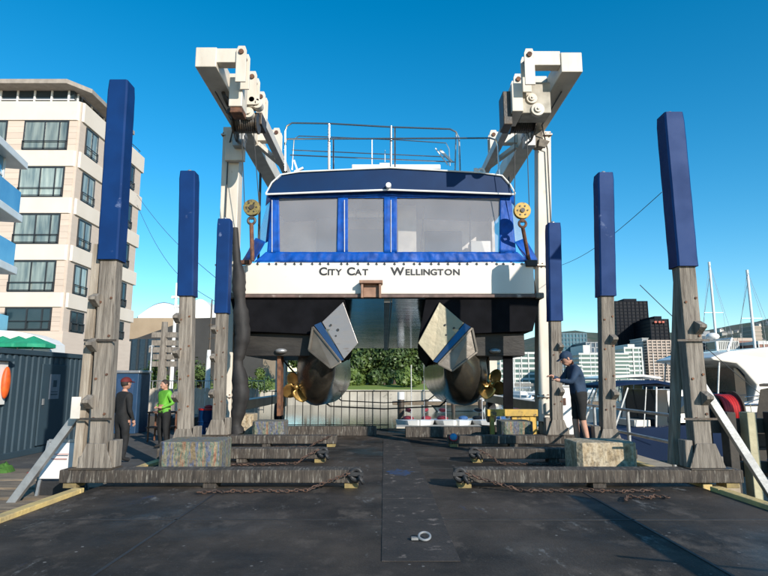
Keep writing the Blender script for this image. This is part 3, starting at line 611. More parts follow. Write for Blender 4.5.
# rails on the roof
def rail(name, runs, r=.022):
    g = G()
    for run in runs: g.tube([W(*p) for p in run], r, 8)
    return g.build(name, M['stainless'], boat, smooth=True)
rail('roof_rail', [[(285, 171, 15.3), (285, 132, 15.3), (287, 126, 15.3), (292, 123, 15.3), (329, 123.5, 15.3), (391, 127, 15.3), (450, 129, 15.3), (456, 132, 15.3), (459, 138, 15.3), (460, 172, 15.3)]], .026)
rail('roof_rail', [[(285, 145, 15.2), (287, 139, 15.2), (391, 138.5, 15.2), (490, 138, 15.2), (496, 140, 15.2), (498, 146, 15.2), (499, 176, 15.2)]], .026)
rail('rail_post', [[(329, 171, 15.3), (329, 124, 15.3)], [(391, 170, 15.3), (391, 126, 15.3)]], .034)
rail('rail_post', [[(333.5, 171, 16), (333.5, 138, 15.3)], [(395, 169, 16), (395, 128, 15.4)], [(455, 170, 15.4), (456, 134, 15.4)]], .022)
rail('far_roof_rail', [[(292, 170, 21), (294, 139, 21), (299, 136, 21), (330, 137, 21), (400, 140, 21), (446, 143, 21), (449, 149, 21), (450, 166, 21)], [(292, 150, 21), (450, 157, 21)], [(290, 155, 18), (455, 162, 18)], [(372, 168, 20), (372, 140, 20)]], .022)
g = G(); p = W(385, 168, 16); g.box(p.x - .16, p.x + .16, 15.9, 16.1, p.z - .1, p.z + .12); g.cyl(p, p + Vector((0, 0, .55)), .012, 6); g.build('roof_fitting', M['white'], boat, bevel=.02)
g = G(); p = W(298, 172, 15.6); g.bar(p, p + Vector((-.12, 0, .35)), .05); g.bar(p + Vector((-.1, 0, 0)), p + Vector((.15, 0, .12)), .06); p = W(448, 165, 15.6); g.bar(p, p + Vector((-.35, 0, .5)), .03); g.bar(W(440, 150, 15.6), W(452, 162, 15.6), .06); g.build('lamp_bracket', M['white'], boat)
p = W(481, 172, 15.6); g = G(); g.torus(p, .09, .04, Matrix.Rotation(R(90), 3, 'X'), 16, 8); g.box(p.x - .2, p.x - .1, 15.55, 15.65, p.z - .1, p.z + .1); g.build('horn', M['white'], boat, smooth=True)
g = G()
for x0, x1, y in ((352, 440, 168.5),): g.box(W(x0, y, 17).x, W(x1, y, 17).x, 16.8, 19, W(x0, 170, 17).z - .05, W(x0, 166.5, 17).z)
g.build('roof_hatch', M['white'], boat, bevel=.03)

# ------------------------------------------------------------ travel lift
lift = thing('travel_lift', 'cream painted boat hoist frame straddling the catamaran', 'boat hoist', (0, 16, 0))
g = G(); g.bar((-4.36, 16, .35), (-4.42, 16, 8.72), .50, .46, up=(0, 1, 0)); g.build('front_leg', M['white_steel'], lift, bevel=.02)
g = G(); g.bar((4.33, 16, .35), (4.66, 16, 8.60), .38, .42, up=(0, 1, 0)); g.build('front_leg', M['white_steel'], lift, bevel=.02)
for x in (-4.4, 4.6):
    g = G(); g.bar((x, 25, .35), (x, 25, 8.7), .45, .45, up=(0, 1, 0)); g.build('rear_leg', M['white_steel'], lift, bevel=.02)
g = G(); g.box(-4.45, -3.95, 12.55, 25.6, 8.73, 9.23); g.build('top_beam', M['white_steel'], lift, bevel=.02)
g = G(); g.box(4.17, 4.67, 12.55, 25.6, 8.60, 9.10); g.build('top_beam', M['white_steel'], lift, bevel=.02)
g = G(); g.box(-3.95, 4.17, 25.1, 25.6, 8.75, 9.1); g.build('cross_beam', M['white_steel'], lift, bevel=.02)
for x in (-4.4, 4.5):
    g = G(); g.box(x - .18, x + .18, 15.7, 25.3, .55, .85); g.build('lower_beam', M['white_steel'], lift, bevel=.02)
    for y in (16.2, 24.8):
        g = G(); g.cyl((x - .17, y, .12), (x + .17, y, .12), .42, 28); wh = g.build('wheel', M['black'], lift, bevel=.04)
        g = G(); g.cyl((x - .19, y, .12), (x + .19, y, .12), .2, 20); hb_ = g.build('wheel_hub', M['white_steel'], wh); hb_.matrix_parent_inverse = Matrix.Identity(4)
for x, w_ in ((-4.40, .62), (4.62, .5)):
    for z in (1.0, 4.6, 8.45):
        xx = x + (.0 if x < 0 else -.30 * (1 - z / 8.6)); g = G(); g.box(xx - w_ / 2, xx + w_ / 2, 15.72, 16.28, z, z + .045); g.build('flange', M['white_steel'], lift, bevel=.005)
        g = G()
        for k in range(4): g.cyl((xx - w_ / 2 + .06 + k * (w_ - .12) / 3, 15.75, z - .03), (xx - w_ / 2 + .06 + k * (w_ - .12) / 3, 15.75, z + .075), .022, 6)
        stuff(g.build('flange_bolt', M['rust'], lift))
for x in (-4.2, 4.42):
    g = G(); g.tube([(x - .27 * (1 if x < 0 else -1), 15.7, .6), (x - .27 * (1 if x < 0 else -1), 15.7, 8.0), (x, 15.2, 8.5), (x, 13.4, 8.55)], .02, 6); g.build('hydraulic_pipe', M['rope'], lift, smooth=True)
def hoists(s):
    X = lambda a: a * s
    bx = 4.0 if s < 0 else 4.17; lx = 3.36 if s < 0 else 3.42; zc = 9.02 if s < 0 else 8.95
    for i, y in enumerate((12.72, 13.85, 14.9, 17.2)):
        if s > 0 and i in (2,): continue
        g = G(); g.box(min(X(bx), X(lx + .08)), max(X(bx), X(lx + .08)), y - .14, y + .14, zc - .16, zc + .20); g.build('hoist_arm', M['white_steel'], lift, bevel=.015)
        g = G()
        for yy in (y - .20, y + .155):
            x_ = X(lx); g.prism([(x_ - .12, yy, zc - .68), (x_ + .12, yy, zc - .68), (x_ + .12, yy, zc + .12), (x_ + .08, yy, zc + .23), (x_ - .08, yy, zc + .23), (x_ - .12, yy, zc + .12)], (0, .045, 0))
        g.build('link_plate', M['white_steel'], lift, bevel=.008)
        g = G(); g.cyl((X(lx), y - .24, zc + .07), (X(lx), y + .22, zc + .07), .06, 14); g.build('pin', M['rust'], lift, smooth=True)
    g = G(); g.bar((X(lx - .02), 14.9, zc - .55), (X(lx - .05), 24.5, zc - .55), .20, .28); g.build('trolley_rail', M['white_steel'], lift, bevel=.012)
    g = G(); g.bar((X(bx - .05), 17.0, zc - .3), (X(lx - .0), 17.9, zc - .62), .14, .14); g.build('rail_brace', M['white_steel'], lift, bevel=.01)
    # winch
    y = 14.3; zw = 8.02
    g = G(); g.cyl((X(3.85), y - .22, zw), (X(3.30), y - .22, zw), .19, 22)
    for k in range(9): g.torus((X(3.36 + k * .055), y - .22, zw), .19, .028, Matrix.Rotation(R(90), 3, 'Y'), 20, 6)
    g.build('winch_drum', M['dark_steel'], lift, smooth=True)
    g = G(); g.cyl((X(3.90), y - .22, zw), (X(3.86), y - .22, zw), .27, 22); g.cyl((X(3.29), y - .22, zw), (X(3.25), y - .22, zw), .27, 22); g.build('drum_flange', M['dark_steel'], lift)
    g = G(); g.box(min(X(3.2), X(3.95)), max(X(3.2), X(3.95)), y - .1, y + .5, zw + .05, zw + .38); g.build('winch_frame', M['dark_steel'], lift, bevel=.02)
    g = G()
    for k in range(5):
        a = random.random(); P0 = Vector((X(3.5 + .35 * a), 13.2 + .5 * random.random(), 8.3)); P1 = Vector((X(3.75 + .2 * a), 14.3, 7.5 + .2 * random.random())); P2 = Vector((X(4.2), 15.6, 8.2))
        g.tube([P0.lerp(P1, t) * (1 - t) + P1.lerp(P2, t) * t for t in [i / 10 for i in range(11)]], .016, 6)
    g.build('hydraulic_hose', M['black'], lift, smooth=True)
    g = G(); g.cyl((X(4.1), 15.4, 8.35), (X(4.1), 15.75, 8.35), .16, 18); g.box(min(X(3.95), X(4.25)), max(X(3.95), X(4.25)), 15.3, 15.6, 7.95, 8.25); g.build('hydraulic_motor', M['galv'], lift, bevel=.01)
hoists(-1); hoists(1)
# left: tall white box with rusty underside
a = W(230, 109, 13.1); b = W(244.5, 80, 13.1); g = G(); g.box(a.x, b.x, 12.95, 13.45, a.z, b.z); g.build('hoist_box', M['white_steel'], lift, bevel=.02)
g = G(); g.box(a.x + .03, b.x - .0, 12.98, 13.4, a.z - .14, a.z - .003); g.build('box_base', M['rust'], lift, bevel=.02)
g = G()
for px, py, r in ((252, 100, .18), (257, 103, .13), (248, 112, .14)): p = W(px, py, 13.7); g.cyl(p, p + Vector((0, .25, 0)), r, 20); g.cyl(p + Vector((0, -.05, 0)), p, r * .45, 14)
g.build('sheave', M['white_steel'], lift, bevel=.01)
p = W(226, 99, 13.9); g = G(); g.torus(p, .17, .05, Matrix.Rotation(R(70), 3, 'Y'), 20, 8); g.cyl(p + Vector((.1, 0, -.3)), p + Vector((.35, .4, -.5)), .12, 16); g.build('valve_block', M['dark_steel'], lift, smooth=True)
g = G(); p = W(235, 128, 15.4); g.box(p.x - .3, p.x + .25, 15.55, 15.72, p.z - .9, p.z - .0); g.build('winch_bracket', M['white_steel'], lift, bevel=.02)
# right: large gearbox with two hubs
a = W(520, 113, 13.3); b = W(547, 87, 13.3); g = G(); g.box(a.x, b.x, 13.05, 13.6, a.z - .12, b.z); g.build('gearbox', M['gear'] if 'gear' in M else mat('grubby_cream', (.42, .38, .31), .6, c2=(.28, .25, .2), scale=4), lift, bevel=.02)
a2 = W(511, 114, 13.0); b2 = W(521, 86, 13.0); g = G(); g.box(a2.x, b2.x, 12.85, 13.7, a2.z, b2.z); g.build('hoist_box', M['white_steel'], lift, bevel=.02)
a3 = W(503, 126, 13.1); b3_ = W(511, 93, 13.1); g = G(); g.box(a3.x, b3_.x - .01, 13.0, 13.5, a3.z, b3_.z); g.build('control_case', M['dark_steel'], lift, bevel=.02)
g = G()
for px, py, r in ((532, 98, .13), (538, 109, .16)): p = W(px, py, 13.0); g.cyl(p, p + Vector((0, .12, 0)), r, 22); g.cyl(p + Vector((0, -.04, 0)), p, r * .55, 18); g.cyl(p + Vector((0, -.07, 0)), p, r * .2, 10)
g.build('hub_cover', M['white_steel'], lift, bevel=.006)
g = G(); p = W(545, 128, 15.2); g.box(p.x - .22, p.x + .02, 15.5, 15.7, p.z - .45, p.z + .1); g.prism([p + Vector((-.1, .2, -.2)), p + Vector((.18, .2, -.3)), p + Vector((.05, .2, -.48)), p + Vector((-.15, .2, -.45))], (0, .1, 0)); g.build('winch_bracket', M['gear2'], lift, bevel=.01)

# hook blocks and slings
def hookblock(px, py, Y, m, label, chm):
    c = W(px, py, Y); t = thing('hook_block', label, 'pulley block', c, 'hook blocks hanging from the hoist')
    g = G(); g.cyl(c + Vector((0, -.07, 0)), c + Vector((0, -.035, 0)), .215, 26); g.cyl(c + Vector((0, .035, 0)), c + Vector((0, .07, 0)), .215, 26); g.build('cheek_plate', m, t, bevel=.01)
    g = G(); g.cyl(c + Vector((0, -.034, 0)), c + Vector((0, .034, 0)), .17, 22); g.build('sheave', M['dark_steel'], t)
    g = G(); g.cyl(c + Vector((0, -.1, 0)), c + Vector((0, .1, 0)), .06, 14)
    for k in range(6): a = k * math.pi / 3; g.cyl(c + Vector((.13 * math.cos(a), -.085, .13 * math.sin(a))), c + Vector((.13 * math.cos(a), .07, .13 * math.sin(a))), .022, 8)
    g.build('axle', M['dark_steel'], t)
    g = G(); g.torus(c + Vector((0, 0, -.34)), .09, .035, Matrix.Rotation(R(90), 3, 'X'), 18, 8); g.bar(c + Vector((0, 0, -.2)), c + Vector((0, 0, -.3)), .08); g.build('hook', chm, t, smooth=True)
    return c
cl = hookblock(252, 208, 14.4, M['dullyellow'], 'grimy yellow hook block hanging left of the blue covers', M['dark_steel'])
cr = hookblock(522, 211, 14.4, M['yellow'], 'bright yellow hook block hanging right of the blue covers', M['rust'])
for c, lb in ((cl, 'left'), (cr, 'right')):
    s = -1 if c.x < 0 else 1; g = G()
    for dx in (-.19, .19): g.tube([c + Vector((dx, 0, 0)), Vector((s * 3.55 + dx * .8, 14.1, 8.0))], .011, 6)
    tag(g.build('wire_rope', M['rope'], smooth=True), 'pair of thin wire ropes holding the %s yellow hook block' % lb, 'wire rope', 'hoist wires')
# left sling: shackled strap, then a fat black protective sleeve down the hull side
g = G(); pts = [cl + Vector((0, 0, -.42)), cl + Vector((.03, 0, -.9)), cl + Vector((.06, .0, -1.4))]; g.tube(pts, .055, 8); tag(g.build('sling_strap', M['rust'], smooth=True), 'dark red strap hanging below the grimy yellow hook block', 'strap')
def sleeve(pxs, Y, label):
    g = G(); pts = []; rs = []
    for px, py, r in pxs: pts.append(W(px, py, Y)); rs.append(r * .0262)
    P2 = []; R2 = []
    for i in range(len(pts) - 1):
        for k in range(4): t = k / 4; t2 = t * t * (3 - 2 * t); P2.append(pts[i].lerp(pts[i + 1], t)); R2.append((rs[i] * (1 - t2) + rs[i + 1] * t2) * (1 + .07 * math.sin(i * 5 + k * 2.3)))
    P2.append(pts[-1]); R2.append(rs[-1]); g.tube(P2, 0, 14, rs=R2); return tag(g.build('sling_sleeve', M['sleeve'], smooth=True), label, 'sling sleeve')
sleeve([(235, 228, 3), (237, 262, 4), (239, 275, 6.5), (239, 290, 6.5), (240, 300, 5), (241, 315, 7.5), (243, 335, 7.5), (240, 352, 6), (238, 362, 4.5), (240, 380, 7.5), (241, 395, 8), (239, 408, 7), (236, 425, 5), (238, 434, 7)], 14.45, 'black knotted protective sleeve hanging down the left side of the hull')
g = G(); g.tube([cr + Vector((0, 0, -.42)), W(527, 250, 14.9), W(536, 300, 15.6)], .05, 8); tag(g.build('sling_strap', M['rust'], smooth=True), 'strap running from the bright yellow hook block behind the stern corner', 'strap')
for Y in (18.5, 23.5):
    g = G(); P_ = [(-4.15, 8.3), (-4.1, 3.6), (-3.6, 2.5), (-2.4, 1.2), (-1.7, .70), (0, .62), (1.75, .70), (2.45, 1.2), (3.65, 2.5), (4.15, 3.6), (4.2, 8.2)]
    P_ = [(x, z - (.06 if abs(x) < 2 else 0)) for x, z in P_]
    for (x0, z0), (x1, z1) in zip(P_[:-1], P_[1:]): g.bar((x0, Y, z0), (x1, Y, z1), .03, .25, up=(0, 1, 0))
    if Y > 20 or 1: pass
    tag(g.build('lifting_sling', M['sleeve']), 'dark lifting sling under the hulls, %s one' % ('nearer' if Y < 20 else 'further'), 'sling', 'lifting slings')

# ------------------------------------------------------------ people
def person(loc, rz, J, mats, label, cap=None, hgt=1.75):
    """J: joint positions (facing -Y, metres, feet on z=0). mats: torso, arms, hands, legs_upper, legs_lower, shoes"""
    V = J; names = ['pelvis', 'belly', 'chest', 'neck', 'skull']
    t = thing('person', label, 'person', loc)
    E = [('pelvis', 'belly', 'torso', .15, .145), ('belly', 'chest', 'torso', .145, .165), ('chest', 'neck', 'torso', .165, .06), ('neck', 'skull', 'skin', .058, .055)]
    for s in 'LR':
        E += [('chest', 'sh' + s, 'torso', .15, .085), ('sh' + s, 'el' + s, 'arm', .072, .055), ('el' + s, 'wr' + s, 'fore', .055, .036), ('wr' + s, 'ha' + s, 'skin', .03, .034),
              ('pelvis', 'hi' + s, 'upleg', .14, .115), ('hi' + s, 'kn' + s, 'upleg', .115, .075), ('kn' + s, 'an' + s, 'loleg', .066, .042), ('an' + s, 'to' + s, 'shoe', .05, .042)]
    vn = [k for k in J if k not in ('head', 'face')]; idx = {k: i for i, k in enumerate(vn)}; rad = {}
    for a, b, _, ra, rb in E: rad[a] = max(rad.get(a, 0), ra); rad[b] = max(rad.get(b, 0), rb)
    for k in ('shL', 'shR'): rad[k] = .085
    for k in ('elL', 'elR'): rad[k] = .055
    for k in ('knL', 'knR'): rad[k] = .078 if mats['loleg'] is not M['skin'] else .066
    me = bpy.data.meshes.new('body'); me.from_pydata([J[k] for k in vn], [(idx[a], idx[b]) for a, b, *_ in E], [])
    o = bpy.data.objects.new('tmp', me); COL.objects.link(o); md = o.modifiers.new('skin', 'SKIN'); md.use_smooth_shade = True
    if not me.skin_vertices: bpy.context.view_layer.update()
    sv = me.skin_vertices[0].data
    for k in vn: sv[idx[k]].radius = (rad[k], rad[k]); sv[idx[k]].use_root = (k == 'pelvis')
    ss = o.modifiers.new('sub', 'SUBSURF'); ss.levels = 2; ss.render_levels = 2
    bpy.context.view_layer.update()
    bme = bpy.data.meshes.new_from_object(o.evaluated_get(bpy.context.evaluated_depsgraph_get())); bpy.data.objects.remove(o)
    ml = ['torso', 'arm', 'fore', 'skin', 'upleg', 'loleg', 'shoe', 'hair']
    bm = bmesh.new(); bm.from_mesh(bme)
    for f in bm.faces:
        c = f.calc_center_median(); best = None
        for a, b, k, *_ in E:
            A, B = Vector(J[a]), Vector(J[b]); d = B - A; u = max(0, min(1, (c - A).dot(d) / d.length_squared)); q = (c - A - d * u).length
            if best is None or q < best[0] - 1e-4: best = (q, k)
        f.material_index = ml.index(best[1]); f.smooth = True
    g = G(); hd = Vector(J['head']); fr = Vector(J.get('face', (0, -1, 0))).normalized(); side = fr.cross(Vector((0, 0, 1))).normalized(); up = side.cross(fr)
    rot = Matrix((side, -fr, up)).transposed()
    g.ball(hd, .115, 18, 14, (.80, .95, 1.08), 3, rot)
    g.ball(hd + fr * .005 - up * .06 + fr * .03, .075, 12, 8, (.85, .95, .9), 3, rot)
    g.ball(hd - fr * .012 + up * .018, .118, 16, 12, (.83, .95, 1.03), 7, rot)
    g.ball(hd + fr * .112 - up * .015, .02, 8, 6, (.7, 1, 1.3), 3, rot)
    for s in (-1, 1):
        g.ball(hd + side * (.094 * s) - up * .005, .026, 8, 6, (.4, .8, 1.2), 3, rot)
        g.ball(hd + fr * .10 + side * (.034 * s) + up * .016, .011, 8, 6, (1, .6, .7), 7, rot)
    g.bar(hd + fr * .104 - up * .052 - side * .022, hd + fr * .104 - up * .052 + side * .022, .008, .008, mi=7)
    for s in 'LR':        # hands: thumb and four curled fingers
        wr, ha = Vector(J['wr' + s]), Vector(J['ha' + s]); d = (ha - wr).normalized(); sd = d.cross(Vector((0, 0, 1)))
        if sd.length < .2: sd = Vector((0, 1, 0))
        sd.normalize(); nn = sd.cross(d); k = 1 if s == 'L' else -1
        for i, L in enumerate((.062, .072, .068, .052)):
            b = ha + sd * ((i - 1.5) * .019) - d * .01; c1 = b + d * L * .55 - nn * .006; c2 = c1 + d * L * .35 - nn * L * .45 * (1 if nn.z > 0 else -1)
            g.tube([b, c1, c2], .009, 6, 3, rs=[.010, .0095, .008])
        b = ha - d * .05 + sd * .03 * k; g.tube([b, b + sd * .03 * k + d * .02, b + sd * .035 * k + d * .05], .01, 6, 3, rs=[.012, .011, .009])
    if mats.get('shoe') is not None:
        pass
    tm = bpy.data.meshes.new('t'); tm.from_pydata(g.v, [], g.f); tm.polygons.foreach_set('material_index', g.m); tm.polygons.foreach_set('use_smooth', [True] * len(tm.polygons)); bm.from_mesh(tm)
    bmesh.ops.recalc_face_normals(bm, faces=bm.faces)
    for v in bm.verts:
        n_ = noise.noise(v.co * 9) * .012
        if v.link_faces and v.link_faces[0].material_index in (0, 1, 2, 4): v.co += v.normal * n_
    bm.to_mesh(bme); bm.free(); mi_keep = [p.material_index for p in bme.polygons]; bme.materials.clear(); MI = mi_keep
    for k in ml: bme.materials.append(mats.get(k, M['skin'] if k == 'skin' else M['hair']))
    bme.polygons.foreach_set('material_index', MI)
    ob = bpy.data.objects.new('body', bme); COL.objects.link(ob); ob.parent = t
    if cap:
        g = G(); g.ball(hd + up * .035 - fr * .005, .128, 18, 10, (.86, .98, .86), 0, rot)
        bb = [hd + up * .035 + fr * .10 + side * .075, hd + up * .035 + fr * .10 - side * .075, hd + up * .02 + fr * .185 - side * .05, hd + up * .02 + fr * .185 + side * .05]
        g.prism(bb, up * .012); cp = g.build('cap', cap, None, smooth=True); cp.parent = t
        # keep the cap only above the brow
        b2 = bmesh.new(); b2.from_mesh(cp.data); bmesh.ops.delete(b2, geom=[v for v in b2.verts if (v.co - hd).dot(up) < .005], context='VERTS'); b2.to_mesh(cp.data); b2.free()
    t.rotation_euler = (0, 0, rz); return t
def stand_pose(**k):
    J = dict(pelvis=(0, 0, .94), belly=(0, -.01, 1.10), chest=(0, 0, 1.32), neck=(0, .0, 1.50), skull=(0, -.02, 1.58), head=(0, -.035, 1.635),
             shL=(.17, 0, 1.42), shR=(-.17, 0, 1.42), elL=(.24, .02, 1.14), elR=(-.24, .02, 1.14), wrL=(.25, -.08, .90), wrR=(-.25, -.08, .90), haL=(.25, -.11, .82), haR=(-.25, -.11, .82),
             hiL=(.10, 0, .86), hiR=(-.10, 0, .86), knL=(.12, -.02, .50), knR=(-.12, -.02, .50), anL=(.13, .03, .09), anR=(-.13, .03, .09), toL=(.15, -.14, .045), toR=(-.15, -.14, .045))
    J.update(k); return J
# man with cap, working at the pad post, facing left
J = stand_pose(chest=(0, -.07, 1.32), neck=(0, -.13, 1.49), skull=(0, -.17, 1.56), head=(0, -.21, 1.61), face=(0, -1, -.45), shL=(.17, -.09, 1.41), shR=(-.17, -.09, 1.41),
               elL=(.22, -.22, 1.17), elR=(-.22, -.24, 1.20), wrL=(.14, -.42, 1.20), wrR=(-.10, -.44, 1.27), haL=(.12, -.50, 1.22), haR=(-.08, -.52, 1.29), knL=(.10, .0, .48), knR=(-.10, -.05, .49), anL=(.11, .08, .09), anR=(-.11, -.02, .09), toL=(.13, -.09, .045), toR=(-.13, -.19, .045))
person((3.66, 11.0, .245), R(-84), J, dict(torso=M['navy'], arm=M['navy'], fore=M['navy'], upleg=M['charcoal'], loleg=M['skin'], shoe=M['charcoal'], hair=M['navy']), 'man in a navy cap, navy jacket and dark shorts working at a post', M['navy'])
J = stand_pose(elL=(.27, .06, 1.16), elR=(-.27, .06, 1.16), wrL=(.13, -.16, 1.05), wrR=(-.13, -.16, 1.05), haL=(.06, -.22, 1.06), haR=(-.06, -.22, 1.06))
person((-5.75, 15.4, -.3), R(-35), J, dict(torso=M['hivis'], arm=M['hivis'], fore=M['hivis'], upleg=M['charcoal'], loleg=M['charcoal'], shoe=M['charcoal']), 'man in a bright green top and dark trousers standing before the pale fence')
person((-5.72, 12.9, -.3), R(150), stand_pose(head=(0, -.03, 1.68)), dict(torso=M['charcoal'], arm=M['charcoal'], fore=M['charcoal'], upleg=M['charcoal'], loleg=M['charcoal'], shoe=M['charcoal']), 'person in black clothes and a dark red cap behind the nearest left stand', mat('dark_red_cap', (.12, .01, .01), .8))

# ------------------------------------------------------------ left yard: container and clutter
ct = thing('shipping_container', 'dark teal corrugated shipping container on the left with a door and notice', 'container', (-8.45, 15, -.3))
X0 = -8.45
for i in range(30):
    pass
g = G(); Y = 11.6; prof = []
while Y < 17.6: prof += [(X0, Y), (X0, Y + .09), (X0 - .025, Y + .12), (X0 - .025, Y + .21)]; Y += .24
prof = [(x, y) for x, y in prof]; vs = [(x, y, -.2) for x, y in prof] + [(x, y, 2.06) for x, y in prof]; n = len(prof)
g.add(vs, [(i, i + 1, n + i + 1, n + i) for i in range(n - 1)]); g.build('corrugated_side', M['container'], ct, fix=False)
g = G(); g.box(X0 - 2.4, X0 - .06, 11.6, 17.6, -.28, 2.10); g.build('shell', M['container'], ct)
g = G(); g.box(X0 - .06, X0 + .03, 11.5, 17.72, 2.04, 2.16); g.box(X0 - .06, X0 + .03, 11.5, 17.72, -.30, -.16); g.build('side_rail', M['container'], ct, bevel=.01)
for y in (11.5, 17.58): g = G(); g.box(X0 - .10, X0 + .02, y, y + .16, -.16, 2.04); g.build('corner_post', M['container'], ct, bevel=.01)
g = G(); g.box(X0 + .001, X0 + .045, 14.35, 15.55, -.12, 1.85); d_ = g.build('door', M['container'], ct, bevel=.01)
g = G(); g.box(X0 + .046, X0 + .07, 14.42, 14.48, .85, 1.0); g.build('handle', M['galv'], d_); 
g = G(); g.box(X0 + .047, X0 + .055, 14.68, 15.12, .98, 1.60); nb = g.build('notice', mat('grey_notice', (.20, .23, .27), .6, c2=(.17, .20, .24), scale=9), d_)
g = G(); g.box(X0 + .056, X0 + .058, 14.82, 14.98, 1.28, 1.45); g.box(X0 + .056, X0 + .058, 14.75, 15.05, 1.08, 1.11); g.box(X0 + .056, X0 + .058, 14.75, 15.05, 1.15, 1.17)
g.build('notice_print', M['container'], ct)
for c_ in (d_.children): c_.matrix_parent_inverse = Matrix.Identity(4)
bx = thing('lifebuoy_board', 'white wall board holding an orange rescue float on the teal container', 'rescue float', (X0 + .1, 12.9, 1))
g = G(); g.box(X0 + .02, X0 + .06, 12.3, 12.98, .92, 1.86); g.build('board', M['white'], bx, bevel=.01)
g = G(); g.ball((X0 + .12, 12.86, 1.40), .28, 16, 12, (.28, .40, 1.25)); g.build('float', M['orange'], bx, smooth=True)
g = G(); g.box(X0 + .0, X0 + .16, 12.3, 13.05, 1.87, 1.93); g.build('board_hood', M['container'], bx)
t = thing('sandwich_board', 'white notice board leaning beside the nearest left stand', 'notice board', (-4.85, 8.9, -.3))
g = G(); g.prism([(-5.08, 8.80, .02), (-4.62, 8.80, .02), (-4.60, 8.93, .52), (-5.03, 8.93, .52)], (0, .02, 0)); g.build('board_face', mat('notice_white', (.72, .69, .66), .5, c2=(.62, .58, .55), scale=2), t, bevel=.004)
g = G(); g.bar((-5.10, 8.82, -.28), (-5.05, 8.95, .55), .04); g.bar((-4.58, 8.82, -.28), (-4.58, 8.95, .55), .04); g.bar((-5.05, 8.95, .55), (-4.58, 8.95, .55), .04); g.bar((-4.58, 9.3, -.28), (-4.58, 8.97, .55), .03); g.bar((-5.10, 9.3, -.28), (-5.05, 8.97, .55), .03); g.build('board_frame', M['galv'], t)
g = G(); g.box(-5.15, -4.6, 8.85, 9.25, -.29, -.02); g.build('black_base', M['black'], t, bevel=.02)
g = G()
for k in range(3): g.box(-4.98 + .04 * k, -4.68 - .03 * k, 8.825 + .02 * k, 8.832 + .02 * k, .36 - .07 * k, .375 - .07 * k)
g.build('faint_print', mat('faint_red_print', (.52, .30, .28), .6), t)
g = G(); rnd = random.Random(3)
def heap(g, x, y, w_, d_, h_, seed):
    n = 14; vs = []
    for j in range(n + 1):
        for i in range(n + 1):
            u, v = i / n * 2 - 1, j / n * 2 - 1; r = min(1, math.hypot(u, v) * (1 + .35 * noise.noise((u * 2, v * 2, seed))))
            vs.append((x + u * w_, y + v * d_, -.29 + h_ * (1 - r * r) * (.7 + .7 * abs(noise.noise((u * 3.5, v * 3.5, seed + 3)))) + .015 * noise.noise((u * 9, v * 9, seed))))
    g.add(vs, [(j * (n + 1) + i, j * (n + 1) + i + 1, (j + 1) * (n + 1) + i + 1, (j + 1) * (n + 1) + i) for j in range(n) for i in range(n)])
heap(g, -6.15, 11.1, .5, .22, .20, 4)
tag(g.build('hose_pile', M['red'], smooth=True), 'low red heap of gear on the ground at the foot of the container', 'gear')
g = G()
heap(g, -7.1, 11.15, .26, .2, .24, 9)
tag(g.build('jacket', mat('lime_cloth', (.05, .14, .015), .8, bump=.6, scale=5), smooth=True), 'lime green jacket dropped on the ground by the container', 'jacket')
t = thing('blue_cabinet', 'narrow blue cabinet standing beyond the end of the container', 'cabinet', (-9, 20.2, -.3))
g = G(); g.box(-9.1, -8.25, 19.6, 20.6, -.3, 1.68); g.build('body', M['bluecab'] if 0 else mat('cabinet_blue', (.02, .06, .13), .5), t, bevel=.02)
g = G(); g.box(-9.15, -8.2, 19.55, 20.65, 1.685, 1.78); g.build('lid', M['galv'], t, bevel=.02)
g = G(); g.box(-8.95, -8.4, 19.575, 19.598, -.15, 1.5); g.build('door', mat('cabinet_door', (.03, .07, .15), .5), t, bevel=.005)
# steel chairs / trolley in the shade
t = thing('trolley', 'small dark steel trolley in the shade before the pale fence', 'trolley', (-6.3, 17, -.3))
g = G()
for x in (-6.7, -6.1):
    for y in (16.8, 17.3): g.bar((x, y, -.28), (x, y, .55), .04)
g.build('leg', M['rust'], t)
g = G(); g.box(-6.75, -6.05, 16.75, 17.35, .1, .14); g.box(-6.75, -6.05, 16.75, 17.35, .52, .56); g.build('shelf', M['rust'], t)
t = thing('drum', 'dark drum with a red lid between the left stands', 'drum', (-4.95, 16.6, -.3))
g = G(); g.cyl((-4.95, 16.6, -.3), (-4.95, 16.6, .62), .27, 22)
for z in (0, .3): g.torus((-4.95, 16.6, z), .27, .02, None, 22, 6)
g.build('barrel', M['roofblue'], t, smooth=True); g = G(); g.cyl((-4.95, 16.6, .62), (-4.95, 16.6, .68), .28, 22); g.ball((-4.95, 16.6, .7), .12, 12, 6, (1, 1, .6)); g.build('lid', M['red'], t, bevel=.01)

# pale paling fence
FY = 26.5
t = thing('paling_fence', 'pale timber paling fence beyond the yard on the left', 'fence', (-10, FY, -.05)); base = None; x = -14.0
rnd = random.Random(5)
while x < -5.75:
    hh = 1.13 + rnd.uniform(-.03, .03)
    if base is None:
        g = G(); g.box(-.062, .062, 0, .02, 0, 1.13); base = g.build('paling', M['paling'], t); base.matrix_parent_inverse = Matrix.Identity(4); base.location = (x + 10, 0, 0)
    else:
        c = base.copy(); COL.objects.link(c); c.location = (x + 10, rnd.uniform(-.004, .004), 0); c.scale = (1, 1, hh / 1.13); c.rotation_euler = (0, rnd.uniform(-.01, .01), 0)
    x += .142
for z in (.2, .85): g = G(); g.box(-14.1, -5.7, FY + .03, FY + .08, z, z + .09); g.build('fence_rail', M['paling'], t)
for i in range(4): g = G(); g.box(-13.9 + i * 2.6, -13.8 + i * 2.6, FY + .08, FY + .18, -.05, 1.0); g.build('fence_post', M['paling'], t)
g = G()
for i in range(30): g.cyl((-14 + i * .29, FY + .8, -.05), (-14 + i * .29, FY + .8, 1.42), .014, 5)
